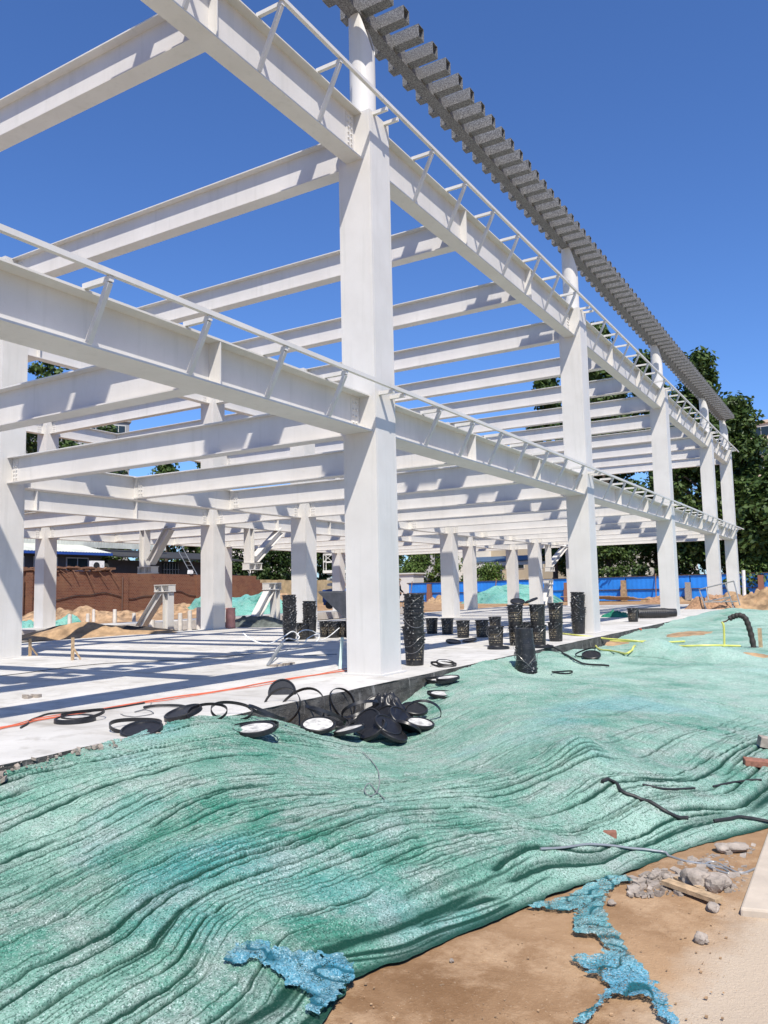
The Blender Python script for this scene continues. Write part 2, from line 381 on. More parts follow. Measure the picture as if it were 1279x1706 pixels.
CTRL = [(0,1294,-.07),(100,1268,-.05),(200,1240,-.01),(300,1222,.01),(400,1208,.03),(470,1213,-.06),(520,1240,-.20),(560,1257,-.25),(620,1262,-.32),(690,1248,-.36),(720,1218,-.30),(738,1190,-.20),(762,1150,-.12),(790,1125,-.07),(830,1108,-.04),(860,1099,-.05),(900,1087,-.14),(960,1077,-.2),
 (600,1200,-.40),(660,1195,-.40),(450,1235,-.14),(100,1400,-.30),(350,1350,-.18),(250,1300,-.10),(500,1320,-.18),(640,1330,-.28),(750,1300,-.17),(830,1200,-.10),(900,1180,-.12),(955,1225,-.09),(960,1243,-.06),(1000,1262,-.15),(1060,1210,-.10),(1065,1245,-.18),(1130,1250,-.2),(1279,1200,-.27),(1270,1270,-.27),(1279,1120,-.18),(1100,1150,-.14),(1000,1120,-.15),(950,1120,-.18),(880,1127,-.2),
 (790,1290,-.27),(865,1345,-.30),(940,1300,-.17),(0,1706,-.42),(300,1650,-.40),(600,1600,-.42),(880,1495,-.42),(1050,1445,-.42),(1279,1375,-.44),(600,1500,-.34),(900,1400,-.27),(1100,1350,-.30),(300,1500,-.30),
 (1100,1030,-.10),(1200,1045,-.12),(1279,1050,-.12),(1150,1017,-.02),(1279,1020,.08),(1000,1062,-.15),(1080,1045,-.12)]
CP = np.array([list(at(a, b, 'z', c)) for a, b, c in CTRL])
CP = np.vstack([CP, [[.6, 11.5, -.06], [.6, 16, -.03], [.6, 24, -.02], [.6, 34, 0], [2.5, 14, -.1], [2.5, 22, -.05]]])
CP = np.vstack([CP, [[7.5, -1, -.5], [8, 4, -.45], [9, 12, -.4], [8, 25, -.3], [3, -12, -.45], [1, -10, -.3], [6, 20, -.2], [3, 40, -.05], [10, 40, -.1], [-2, 40, 0]]])
def tps(r): return np.where(r > 1e-9, r*r*np.log(np.maximum(r, 1e-9)), 0)
_n = len(CP); _K = tps(np.hypot(CP[:, None, 0]-CP[None, :, 0], CP[:, None, 1]-CP[None, :, 1]))+np.eye(_n)*.05
_Q = np.hstack([np.ones((_n, 1)), CP[:, :2]]); _A = np.block([[_K, _Q], [_Q.T, np.zeros((3, 3))]])
_W = np.linalg.solve(_A, np.concatenate([CP[:, 2], np.zeros(3)]))
def net_base(x, y):
    z = _W[_n]+_W[_n+1]*x+_W[_n+2]*y
    for i in range(_n): z = z+_W[i]*tps(np.hypot(x-CP[i, 0], y-CP[i, 1]))
    return z
def bumpat(x, y, px, py, z0, h, rx, ry):
    c = at(px, py, 'z', z0); return h*np.exp(-((x-c[0])/rx)**2-((y-c[1])/ry)**2)
def net_height(x, y, detail=True):
    sd = edge_sd(x, y)
    z = net_base(x, y)
    z = np.clip(z, -.47, .35)
    z = z+bumpat(x, y, 1092, 1095, -.15, .30, .45, .55)+bumpat(x, y, 1195, 1098, -.15, .24, .6, .5)+bumpat(x, y, 1215, 1030, -.05, .22, .9, 1.6)
    z = z+bumpat(x, y, 975, 1250, -.1, .10, .22, .30)+bumpat(x, y, 640, 1380, -.3, .05, .4, .5)
    z = z+.10*sstep(2, 7, y)*fbm(x*.55, y*.40, 33)+.05*sstep(1, 5, y)*np.abs(fbm(x*1.3, y*1.1, 34))
    z = z+.024*fbm(x*.9, y*.9, 3)+.016*fbm(x*2.6, y*2.6, 4)
    fold = np.zeros_like(z)  # mask for the painted crease shade and denser green of the folds
    if detail:
        # run of the folds: parallel to the front edge near it, along the building farther in
        a = .33*(-x)+.0*x; al = -.34*(-x)+.94*y; c0 = sd
        c = c0+.20*vn(al*.55, c0*.6, 7)+.06*vn(al*1.7, c0*1.4, 8)
        m = sstep(-1.5, .3, -(y+1.2)+.35*vn(x*.7, y*.7, 9))                                # near half of the net
        hump = np.exp(-(((-x)+2.7)/1.2)**2-((y+2.2)/1.7)**2)
        m = np.clip(m*(1-.85*hump), 0, 1)*(.55+.6*np.clip(.5+fbm(x*.6, y*.6, 12)*1.2, 0, 1))
        edge = np.exp(-(np.maximum(sd, 0)/.75)**2)
        st = np.clip(m+.55*edge*sstep(6.5, 4.5, y), 0, 1.3)
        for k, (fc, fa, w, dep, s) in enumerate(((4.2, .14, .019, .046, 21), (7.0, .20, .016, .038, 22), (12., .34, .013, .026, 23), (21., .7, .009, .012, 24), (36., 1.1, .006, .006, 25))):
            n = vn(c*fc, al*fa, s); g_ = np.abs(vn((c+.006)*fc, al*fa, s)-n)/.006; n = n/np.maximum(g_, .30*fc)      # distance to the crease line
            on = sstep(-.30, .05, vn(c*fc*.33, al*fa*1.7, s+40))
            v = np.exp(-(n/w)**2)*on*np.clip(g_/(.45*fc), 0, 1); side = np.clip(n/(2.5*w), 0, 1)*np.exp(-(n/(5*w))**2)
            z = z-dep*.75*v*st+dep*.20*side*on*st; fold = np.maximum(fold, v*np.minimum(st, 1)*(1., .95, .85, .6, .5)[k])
        z = z+.012*st*vn(c*1.6, al*.35, 31)
        # radiating folds over the far half
        q = sstep(-2, 1, y); n = vn(x*.45+.3*vn(x, y, 53), y*2.1+x*.5, 51); g_ = np.abs(vn(x*.45+.3*vn(x, y, 53), (y+.01)*2.1+x*.5, 51)-n)/.01; n = n/np.maximum(g_, .7); v = np.exp(-(n/.022)**2)*q*sstep(-.1, .3, vn(x*.5, y*.9, 52))*np.clip(g_/.9, 0, 1)
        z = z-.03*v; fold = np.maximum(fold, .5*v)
        z = z+.006*vn(x*14, y*14, 61)+.0035*vn(x*30, y*30, 62)
    # the front edge comes down onto the sand in a few bunched folds
    drop = sstep(.34, .0, sd)
    z = z*(1-drop)+(GZ+.012)*drop+.020*np.exp(-((sd-.10)/.07)**2)*(.5+.8*vn(x*1.3, y*1.3, 71))+.018*np.exp(-((sd-.30)/.09)**2)*(.6+.6*vn(x*1.1, y*1.1, 72))
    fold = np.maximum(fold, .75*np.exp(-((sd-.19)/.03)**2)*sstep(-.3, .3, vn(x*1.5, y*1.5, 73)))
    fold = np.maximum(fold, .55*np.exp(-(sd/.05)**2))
    return z, np.clip(fold, 0, 1)**.75*.92, sd
def polar(t0, t1, nt, r0, r1, nrr, power=None):
    th = np.radians(np.linspace(t0, t1, nt)); rr = r0*(r1/r0)**np.linspace(0, 1, nrr)
    TH, RR = np.meshgrid(th, rr); x = CAM[0]+RR*np.sin(TH)*-1; y = CAM[1]+RR*np.cos(TH)
    idx = np.arange(nt*nrr).reshape(nrr, nt)
    f = np.stack([idx[:-1, :-1], idx[:-1, 1:], idx[1:, 1:], idx[1:, :-1]], -1).reshape(-1, 4)
    return x.ravel(), y.ravel(), f[:, ::-1]
def compact(v, f, keep, attrs):
    f = f[keep]; u, inv = np.unique(f, return_inverse=True); return v[u], inv.reshape(f.shape), {k: a[u] for k, a in attrs.items()}

# the net itself: one continuous sheet over the backfill in front of the slab
nx, ny, nf = polar(-8, 72, 820, 2.2, 52, 1250)
nz, nfold, nsd = net_height(nx, ny)
d_ = -nx
slabline = .45+.012*vn(ny*3, ny*0, 5)
lim = .03*vn(nx*3, ny*3, 81)+.012*vn(nx*14, ny*14, 82)
ok = (nsd > lim) & (nx > slabline-.005)
# bare patches of soil beyond the first hump
def patch(px, py, z, ra, rb, s):
    c = at(px, py, 'z', z); return ((nx-c[0])/ra)**2+((ny-c[1])/rb)**2 < 1+.9*vn(nx*2.3, ny*1.2, s)
hole = patch(560, 1212, -.36, .35, .75, 97) | patch(650, 1190, -.36, .25, .5, 98)
ok = ok & ~hole & (ny < 36)
e_ = .004; gxx = (edge_sd(nx+e_, ny)-edge_sd(nx-e_, ny))/(2*e_); gyy = (edge_sd(nx, ny+e_)-edge_sd(nx, ny-e_))/(2*e_)
near = (~ok) & (nsd > lim-.05) & (nsd <= lim) & (nx > .6) & ~hole
sh = np.where(near, lim-nsd, 0.); nx = nx+gxx*sh; ny = ny+gyy*sh; nz = np.where(near, GZ+.012, nz)
vv = np.stack([nx, ny, nz], -1); fk = (ok | near)[nf].all(1) & ok[nf].any(1)
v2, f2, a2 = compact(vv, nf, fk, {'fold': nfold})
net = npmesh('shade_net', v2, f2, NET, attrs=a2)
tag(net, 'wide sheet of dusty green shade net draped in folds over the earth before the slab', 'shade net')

# bare soil, one sheet from under the camera to the horizon
gx, gy, gf = polar(-180, 180, 300, .5, 900, 260)
sdg = edge_sd(gx, gy); under = net_height(gx, gy, False)[0]-.14+.085*sstep(-.5, 2.5, gy)
gz = GZ+.020*fbm(gx*.9, gy*.9, 14)+.010*fbm(gx*4, gy*4, 15)
r_ = np.hypot(gx-CAM[0], gy-CAM[1])
use = (sdg > -.05) & (gy > -9) & (gy < 38) & (gx > .40)
gz = np.where(use, np.where(sdg > .30, under, gz-.03*sstep(.0, .3, sdg)), gz)
far = sstep(30, 60, r_); gz = gz*(1-far)+(-.35)*far
inslab = (gx < .40) & (gx > -23) & (gy < 38.5) & (gy > -14)
gz = np.where(inslab, -.45, gz)
g = npmesh('ground', np.stack([gx, gy, gz], -1), gf, SAND); tag(g, kind='structure')

# concrete slab: top sheet + dark rough side, its front edge slightly broken
def slab():
    m = MB(); d0, d1, y0, y1 = -.45, 13.1, -14.0, 37.6
    n = 400; ys = np.linspace(y0, y1, n)
    top = [P(d0-.012*vn(y*3, 0, 5)-.02*max(0, vn(y*7, 0, 6)-.3)*(1 if y < -2.5 else .3), y, 0) for y in ys]
    m.add(top+[P(d1, y, 0) for y in ys], [(i, i+1, n+i+1, n+i) for i in range(n-1)])
    o = m.build('slab', SLAB); tag(o, kind='structure')
    # strip under row four
    m = MB(); m.box(P(20.2, -1, -.4), P(22.1, 37.6, -.002)); tag(m.build('slab', SLAB), kind='structure')
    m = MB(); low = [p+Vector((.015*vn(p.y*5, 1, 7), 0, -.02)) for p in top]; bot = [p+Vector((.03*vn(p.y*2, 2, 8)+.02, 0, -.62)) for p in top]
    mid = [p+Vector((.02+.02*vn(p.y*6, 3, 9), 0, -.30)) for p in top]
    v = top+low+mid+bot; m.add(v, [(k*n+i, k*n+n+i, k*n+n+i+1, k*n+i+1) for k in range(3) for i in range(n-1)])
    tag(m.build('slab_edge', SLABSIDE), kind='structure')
slab()

# ================================================================== the steel frame
frame = thing('steel_frame_building', 'two storey white painted steel frame of columns and beams under construction on the concrete slab', 'building')
LV = [3.37, 7.40]                                           # undersides of the two floors
def column(ri, k, parent):
    d, y = ROWS[ri], KY[k]; m = MB(); zt = 8.13 if ri == 0 else 7.98
    z0 = 0 if ri < 3 else 0.0
    m.box(P(d, y, z0), P(d+S, y+S, zt))
    # weld seams of the box section
    for dd, yy in ((d-.002, y+.035), (d-.002, y+S-.035)): m.box(P(dd, yy-.004, z0+.001), P(dd+.004, yy+.004, zt-.02))
    for dd, yy in ((d+.035, y-.002), (d+S-.035, y-.002)): m.box(P(dd-.004, yy, z0+.001), P(dd+.004, yy+.004, zt-.02))
    c = m.build('column', STEEL, parent)
    b = MB(); b.box(P(d-.06, y-.06, .001), P(d+S+.06, y+S+.06, .022)); b.build('base_plate', STEEL, c)
    return c
cols = {}
for ri in range(4):
    for k in range(-1, 5):
        if k < 0 and ri > 1: continue
        cols[ri, k] = column(ri, k, frame)
def bolts(m, d, y, z0, z1, axis, side, cols_=2, pitch=.075):
    """two columns of bolts on a web: axis = direction of the web ('y' along the building, 'd' across)"""
    n = int((z1-z0)/pitch)
    for i in range(n):
        z = z0+(z1-z0)*(i+.5)/n
        for c in range(cols_):
            o = (c-.5)*.075
            if axis == 'y':
                cc = P(d, y+o, z); nn = Vector((-side, 0, 0)); u, w = Vector((0, 1, 0)), Vector((0, 0, 1))
            else:
                cc = P(d+o, y, z); nn = Vector((0, side, 0)); u, w = Vector((1, 0, 0)), Vector((0, 0, 1))
            m.prism([(.017*math.cos(a*math.pi/3), .017*math.sin(a*math.pi/3)) for a in range(6)], cc, u, w, nn*.02)
# ---- beams along the building, over the front row, with their brackets
def bracket_mb(y, zt, zb, dout, dflange):
    m = MB(); w = .045
    m.box(P(dout+.03, y-.025, zt+.003), P(-.235, y+.025, zt+.053))                       # arm
    a = P(-.205, y, zt+.001); b = P(dflange+.012, y, zb+.03); ax = (b-a); L = ax.length; ax.normalize()
    si = Vector((0, 1, 0)); nn = ax.cross(si); m.obox((a+b)/2, ax*(L/2), si*.024, nn*.024)
    return m
for lv, (zb, h, bw) in enumerate(((3.37, .53, .45), (7.40, .72, .28))):
    zt = zb+h; df = .275-bw/2; dt = .275-(.18 if lv == 0 else bw/2)
    for k in range(-1, 4):
        y0, y1 = KY[k]+S-.003, KY[k+1]+.003
        m = MB(); m.ibeam(P(.275, y0, zb), (0, y1-y0, 0), (-1, 0, 0), h, bw, .02, .016, .36 if lv == 0 else None)
        fb = m.build('facade_beam', STEEL, frame)
        span = KY[k+1]-KY[k]; nsec = 3 if k < 3 else 2
        for i in range(1, nsec):                                           # web stiffeners
            s = MB(); ys = KY[k]+.275+span*i/nsec
            s.box(P(dt+.004, ys-.007, zb+.0195), P(.2675, ys+.007, zt-.0195)); s.build('stiffener', STEEL, fb)
        ysb = [KY[k]+1.58+1.232*i for i in range(7)] if k >= 0 else [KY[k]+1.42+1.24*i for i in range(7)]
        if k == 3: ysb = [KY[k]+1.5+1.05*i for i in range(5)]
        for ys in ysb: bracket_mb(ys, zt, zb, dt, df).build('bracket', STEEL, fb)
        r = MB(); r.box(P(-.20, y0-S, zt+.056), P(-.25, KY[k+1]+(0 if k < 3 else 1.6), zt+.106)); r.build('edge_rail', STEEL, fb)
        for ye, sg in ((y0+.14, 1), (y1-.14, -1)):
            bp = MB(); bp.box(P(.2665, ye-.085, zb+.06), P(.2585, ye+.085, zt-.06)); bolts(bp, .2585, ye, zb+.08, zt-.08, 'y', -1); bp.build('bolt_plate', STEEL, fb)
    for k in range(0, 5):                                                  # arms carried by the columns themselves
        for ya in (.12, .43):
            a = MB(); a.box(P(.003, KY[k]+ya-.025, zt+.003 if lv == 0 else zt-.04), P(-.235, KY[k]+ya+.025, zt+.053 if lv == 0 else zt+.01)); a.build('arm', STEEL, cols[0, k])
# ---- girders along the inner rows and cross beams
GW, GH = .25, .52
def cross_beam(y, da, db, z, h, name, plate_a=True, plate_b=True, dense=True):
    m = MB(); m.ibeam(P(da, y, z), P(db, y, z)-P(da, y, z), (0, 1, 0), h, GW, .018, .014)
    o = m.build(name, STEEL, frame)
    for dd, on in ((da+.11, plate_a), (db-.11, plate_b)):
        if on:
            bp = MB(); bp.box(P(dd-.08, y-.0065, z+.05), P(dd+.08, y-.0145, z+h-.05))
            if dense: bolts(bp, dd, y-.0145, z+.07, z+h-.07, 'd', -1)
            bp.build('bolt_plate', STEEL, o)
    return o
def web_tab(d0, d1, y, z0, z1, parent):
    m = MB(); m.box(P(d0, y-.006, z0), P(d1, y+.006, z1)); m.build('connection_plate', STEEL, parent)
for lv, zb in enumerate(LV):
    h = GH if lv == 0 else .55; z = zb+.03
    fe = .505 if lv == 0 else .42
    for ri in (1, 2, 3):
        for k in range(-1, 4):
            if k < 0 and ri > 1: continue
            y0, y1 = KY[k]+S-.003, KY[k+1]+.003; dc = ROWS[ri]+.275
            m = MB(); m.ibeam(P(dc, y0, zb+.005), (0, y1-y0, 0), (-1, 0, 0), h+.03, GW, .02, .016); gb = m.build('girder', STEEL, frame)
            nsec = 3 if k < 3 else 2
            for i in range(1, nsec):
                ys = KY[k]+.275+(KY[k+1]-KY[k])*i/nsec
                st = MB(); st.box(P(dc-GW/2+.004, ys-.006, zb+.0245), P(dc-.0075, ys+.006, zb+h+.0155)); st.build('stiffener', STEEL, gb); st = MB(); st.box(P(dc+.0075, ys-.006, zb+.0245), P(dc+GW/2-.004, ys+.006, zb+h+.0155)); st.build('stiffener', STEEL, gb)
            for ye in (y0+.13, y1-.13): bp = MB(); bp.box(P(dc-.0085, ye-.08, zb+.06), P(dc-.0165, ye+.08, zb+h-.04)); bolts(bp, dc-.0165, ye, zb+.08, zb+h-.06, 'y', -1); bp.build('bolt_plate', STEEL, gb)
    for k in range(-1, 5):
        yc = KY[k]+.275
        cross_beam(yc, S-.003, ROWS[1]+.003, z, h, 'cross_beam')
        if k >= 0:
            cross_beam(yc, ROWS[1]+S-.003, ROWS[2]+.003, z, h, 'cross_beam')
            cross_beam(yc, ROWS[2]+S-.003, ROWS[3]+.003, z, h, 'cross_beam')
        if k < 4:
            nsec = 3 if k < 3 else 2
            for i in range(1, nsec):
                ys = KY[k]+.275+(KY[k+1]-KY[k])*i/nsec
                o = cross_beam(ys, fe, ROWS[1]+.145, z, h-.02, 'secondary_beam', False, True)
                web_tab(.284, fe+.003, ys, z+.03, z+h-.05, o); 
                if k >= 0: cross_beam(ys, ROWS[2]+.405, ROWS[3]+.145, z, h-.02, 'secondary_beam', True, True, False)
# ---- unfinished braces: a stub and a diagonal hanging from a beam, their counterparts standing on the slab
def hsec(m, a, b, u, w=.26, t=.02):
    a, b = Vector(a), Vector(b); ax = b-a; L = ax.length; ax.normalize(); u = Vector(u); u = (u-ax*u.dot(ax)).normalized(); n = ax.cross(u); h = w/2; q = t/2
    prof = [(-h,-h),(h,-h),(h,-h+t),(q,-h+t),(q,h-t),(h,h-t),(h,h),(-h,h),(-h,h-t),(-q,h-t),(-q,-h+t),(-h,-h+t)]
    m.prism(prof, a, u, n, ax*L)
def brace(parent, pa, pb, pc, pd, pe, pf, side):
    # upper: post pa(top)->z2.0, diagonal from pb(top) to the post's foot; lower: post pd, diagonal to pe
    m = MB(); hsec(m, pa, pc, side); m.build('hanging_post', STEEL, parent)
    along = (pb-pa).normalized(); m = MB(); hsec(m, pb, pc+along*.30+Vector((0, 0, .12)), side); m.build('hanging_diagonal', STEEL, parent)
    m = MB(); c = pc+along*.17
    for zz in (-.02, -.24): m.obox(c+Vector((0, 0, zz)), along*.36, Vector(side)*.16, Vector((0, 0, .012)))
    for q in (-.34, -.02, .32): m.obox(c+along*q+Vector((0, 0, -.13)), along*.01, Vector(side)*.15, Vector((0, 0, .0975)))
    m.obox(c+Vector((0, 0, -.13)), along*.335, Vector(side)*.008, Vector((0, 0, .0975))); m.build('end_block', STEEL, parent)
    al2 = (pf-pd); al2.z = 0; al2.normalize(); top = Vector((pd.x, pd.y, 1.25))
    m = MB(); hsec(m, Vector((pd.x, pd.y, .002)), top, side); m.build('standing_post', STEEL, parent)
    m = MB(); hsec(m, Vector((pf.x, pf.y, .03)), top+al2*.30, side); m.build('standing_diagonal', STEEL, parent)
    m = MB(); c = top+al2*.17
    for zz in (.012, .236): m.obox(c+Vector((0, 0, zz)), al2*.36, Vector(side)*.16, Vector((0, 0, .012)))
    for q in (-.34, 0, .34): m.obox(c+al2*q+Vector((0, 0, .124)), al2*.01, Vector(side)*.15, Vector((0, 0, .0995)))
    m.obox(c+Vector((0, 0, .124)), al2*.335, Vector(side)*.008, Vector((0, 0, .0995))); m.build('end_block', STEEL, parent)
b1 = tag(thing('unfinished_brace', '', ''), 'white steel brace left open between the inner and rearmost rows, hanging from a cross beam', 'brace', 'unfinished steel braces')
brace(b1, P(15.75, 10.2, 3.42), P(14.55, 10.2, 3.42), P(15.75, 10.2, 2.15), P(14.6, 10.2, 0), None, P(15.95, 10.2, 0), (0, 1, 0))
b2 = tag(thing('unfinished_brace', '', ''), 'white steel brace left open beside the black bucket towers, hanging from a long girder', 'brace', 'unfinished steel braces')
brace(b2, P(12.575, 12.0, 3.40), P(12.575, 13.75, 3.40), P(12.575, 12.0, 2.2), P(12.575, 13.4, 0), None, P(12.575, 12.1, 0), (1, 0, 0))
b3 = tag(thing('unfinished_brace', '', ''), 'white steel brace left open just left of the second front column', 'brace', 'unfinished steel braces')
brace(b3, P(8.875, 32.1, 3.40), P(8.875, 35.0, 3.40), P(8.875, 32.1, 2.2), P(8.875, 32.1, 0), None, P(8.875, 30.9, 0), (1, 0, 0))
for q in (b1, b2, b3): q.parent = None

# ---- grey cornice: a long box with hollow cross tubes, carried by round posts above the front row
m = MB(); m.box(P(.20, -9.5, 9.765), P(.40, 36.6, 9.99)); cornice = m.build('cornice', GREY, frame)
m = MB(); w_ = .088; hh = .107; t_ = .009
m.box((-.42, -w_, -hh), (.42, -w_+t_, hh)); m.box((-.42, w_-t_, -hh), (.42, w_, hh)); m.box((-.42, -w_+t_, -hh), (.42, w_-t_, -hh+t_)); m.box((-.42, -w_+t_, hh-t_), (.42, w_-t_, hh)); m.box((-.20, -w_+t_, -hh+t_), (-.19, w_-t_, hh-t_))
bl = m.build('block', GREY, cornice); bl.location = P(.14, -9.343, 9.915)
y = -9.343+.478
while y < 36.5:
    c = bl.copy(); COL.objects.link(c); c.parent = cornice; c.location = P(.14, y, 9.915); y += .478
for k in range(-1, 5):
    yc = KY[k]+.275; m = MB(); n = 56; v = []; th0 = R(12)
    for ring in range(4):                                                 # outer bottom, outer top, inner top, inner bottom
        for q in range(n):
            a = 2*math.pi*q/n; rr = .195 if ring < 2 else .182; ph = (a-th0+math.pi) % (2*math.pi)-math.pi
            zt = 9.80-(.62*math.cos(ph)**1.4 if abs(ph) < math.pi/2 else 0)
            v.append(P(.275-rr*math.cos(a), yc+rr*math.sin(a), 8.10 if ring in (0, 3) else zt))
    m.add(v, [(r_*n+q, r_*n+(q+1) % n, (r_+1)*n+(q+1) % n, (r_+1)*n+q) for r_ in range(3) for q in range(n)], True)
    po = m.build('post', STEEL, frame)

# ================================================================== buckets
BR, BH = .152, .40
def bucket_parts(handle=True, label=True):
    m = MB(); m.lathe([(0, .012), (.125, .012), (.128, 0), (.134, 0), (.137, .02), (.148, .29), (.156, .292), (.156, .305), (.149, .307), (.150, .33), (.160, .332), (.160, .345), (.152, .347), (.153, .375), (.169, .377), (.170, .398), (.160, .402), (.148, .398), (.144, .30), (.132, .03), (0, .03)], 28)
    body = m.build('bucket', BUCKET)
    if handle:
        h = MB(); a0 = -.6
        pts = [(.158*math.cos(t), .0, .0) for t in (0, 1)]
        pts = []
        for i in range(13):
            t = math.pi*i/12; x = .166*math.cos(t); q = .175*math.sin(t)
            pts.append((x, -.155*math.sin(t)**.5-.012*math.sin(t), .345-q*.95))
        h.tube(pts, .0032, 5); h.build('handle', WIRE, body)
    if label:
        l = MB(); n = 18; v = []
        for i in range(n+1):
            t = R(-168+150*i/n)
            for z, rr in ((.055, .1407), (.25, .1478)): v.append((rr*math.cos(t), rr*math.sin(t), z))
        l.add(v, [(2*i, 2*i+2, 2*i+3, 2*i+1) for i in range(n)], True); l.build('label', LABEL, body)
    return body
BUCK_FULL = bucket_parts(); BUCK_NEST = bucket_parts(True, False); BUCK_PLAIN = bucket_parts(False, False)
_used = {}
def put_bucket(kind, p, label, group, rz=0, tilt=(0, 0), flip=False, sc_=1.0):
    src = {'full': BUCK_FULL, 'nest': BUCK_NEST, 'plain': BUCK_PLAIN}[kind]
    if kind not in _used: o = src; _used[kind] = 1
    else: o = copy_tree(src)
    o.location = p; o.scale = (sc_,)*3
    o.rotation_euler = (tilt[0]+(math.pi if flip else 0), tilt[1], rz)
    tag(o, label, 'bucket', group); return o
ORD = ['lowest', 'second lowest', 'third lowest', 'fourth lowest', 'fifth lowest', 'sixth lowest', 'seventh lowest', 'eighth lowest', 'ninth lowest', 'tenth lowest', 'eleventh lowest', 'twelfth lowest', 'thirteenth lowest']
def nested(px, py, z, n, step, where, group, lean=(0, 0), first='full', wob=.016, y=None):
    p = at(px, py, 'z', z) if y is None else y
    for i in range(n):
        o = p+Vector((rnd.uniform(-wob, wob)+lean[0]*i, rnd.uniform(-wob, wob)+lean[1]*i, .003+i*step))
        nm = 'topmost' if i == n-1 else ORD[i]
        put_bucket(first if i == 0 else ('nest' if i % 3 == 1 else 'plain'), o, '%s black bucket of the nested stack %s' % (nm, where), group, rnd.uniform(-1.2, 1.6)+R(-28), (rnd.uniform(-.05, .05), rnd.uniform(-.05, .05)))
# stack right of the first column
nested(692, 1108, 0, 8, .098, 'right of the nearest column', 'buckets nested right of the nearest column')
# two towers and a heap to the left of the nearest column
nested(483, 1068, 0, 12, .062, 'leftmost on the floor', 'buckets of the taller tower', wob=.018, first='nest')
nested(516, 1064, 0, 10, .058, 'second from the left on the floor', 'buckets of the shorter tower', wob=.018, first='nest')
# tower against the second column
nested(969, 1054, 0, 11, .060, 'against the second front column', 'buckets against the second column', wob=.016, y=P(.31, 9.72, 0))
# upside-down stack on the net
base = at(878, 1122, 'z', -.19)
for i in range(7):
    z = base.z+BH+i*.030 if i < 6 else base.z+BH+5*.030+.15
    put_bucket('nest' if i < 6 else 'full', base+Vector((-.006*i, .004*i, z-base.z)), '%s upside-down black bucket of the stack on the net' % ('topmost' if i == 6 else ORD[i]), 'upside-down buckets on the net', rnd.uniform(0, 6), (rnd.uniform(-.03, .03), -.03), True)
# the closed buckets in two layers by the slab edge
rowlab = ['left', 'middle', 'right']
for i, (px, py) in enumerate(((856, 1076), (893, 1076), (922, 1069))):
    p = at(px, py, 'z', 0)+Vector((0, .15, .002)); put_bucket('full', p, '%s labelled bucket in the lower layer of the two-layer group' % rowlab[i], 'two layers of labelled buckets', R(-25)+rnd.uniform(-.4, .4))
    put_bucket('full', p+Vector((rnd.uniform(-.02, .02), rnd.uniform(-.02, .02), .404)), '%s labelled bucket in the upper layer of the two-layer group' % rowlab[i], 'two layers of labelled buckets', R(-25)+rnd.uniform(-.5, .5))
for px, py, lab in ((822, 1078, 'black labelled bucket standing alone left of the two-layer group'), (742, 1057, 'black bucket with splashed sides, nearest to the tall stack on the right'), (768, 1063, 'black bucket with thin gold line beside the fallen lids'), (800, 1062, 'black bucket half hidden behind the lone labelled bucket'), (822, 1054, 'black bucket at the back whose rim shows above the lone labelled bucket'), (716, 1056, 'black bucket mostly hidden behind the tall stack'), (872, 1068, 'black bucket in the gap behind the two-layer group')):
    put_bucket('full', at(px, py, 'z', 0)+Vector((0, .12, .002)), lab, 'single black buckets on the floor', R(-25)+rnd.uniform(-.5, .5))
# a row of buckets behind the towers, at the left of the nearest column
for i, (px, py, up_) in enumerate(((497, 1066, 0), (536, 1062, 0), (550, 1063, 0), (566, 1062, 0), (580, 1063, 0))):
    put_bucket('full', at(px, py, 'z', 0)+Vector((0, .16, .002)), ['black bucket squeezed between the two towers', 'black bucket just right of the shorter tower', 'black bucket in the middle of the low row by the column', 'black bucket of the low row touching the nearest column', 'black bucket of the low row hidden by the nearest column'][i], 'low row of buckets', R(-20)+rnd.uniform(-.5, .5))
put_bucket('full', at(1054, 1036, 'z', 0)+Vector((0, .05, .002)), 'paint-spattered bucket standing alone on the far floor before the blue hoarding', 'lone bucket', R(-30), sc_=1.06)
# fallen nested stack near the third column
a0, a1 = at(1082, 1030, 'z', 0), at(1130, 1029, 'z', 0); ax = (a1-a0); ax.z = 0; L = ax.length; ax.normalize()
for i in range(13):
    q = a0+ax*(L*i/12*.92)+Vector((0, 0, .17+rnd.uniform(0, .01)))
    o = put_bucket('nest' if i else 'plain', q, 'black bucket on its side, %s of the fallen roll' % (['at the open left end', 'second from the left', 'third from the left', 'fourth from the left', 'fifth from the left', 'sixth from the left', 'seventh from the left', 'sixth from the right', 'fifth from the right', 'fourth from the right', 'third from the right', 'second from the right', 'at the far right end'][i]), 'fallen roll of buckets')
    o.rotation_mode = 'QUATERNION'; o.rotation_quaternion = (-ax).to_track_quat('Z', 'Y')

# ================================================================== lids and loose rings
def lid_mesh():
    m = MB(); m.lathe([(0, .010), (.138, .010), (.142, .020), (.152, .022), (.160, .016), (.162, -.012), (.158, -.016), (.153, -.010), (.150, .004), (.138, .002), (0, .002)], 36); return m
LID_B = lid_mesh().build('pail_lid', BLACK); LID_W = lid_mesh().build('pail_lid', BLACK)
c = MB(); c.lathe([(0, .0135), (.120, .0135), (.134, .0125)], 36); c.build('paint_smear', LIDW, LID_W)
r = MB(); n = 44
v = [];
for i in range(n):
    t = 2*math.pi*i/n; w = 1+.03*math.sin(3*t)
    for rr, zz in ((.157, 0), (.163, 0), (.164, .024), (.158, .024)): v.append((rr*w*math.cos(t), rr*w*math.sin(t), zz+.008*math.sin(2*t)))
r.add(v, [(4*i+k, 4*((i+1) % n)+k, 4*((i+1) % n)+(k+1) % 4, 4*i+(k+1) % 4) for i in range(n) for k in range(4)], True)
RING = r.build('lid_ring', BLACK)
_lu = {}
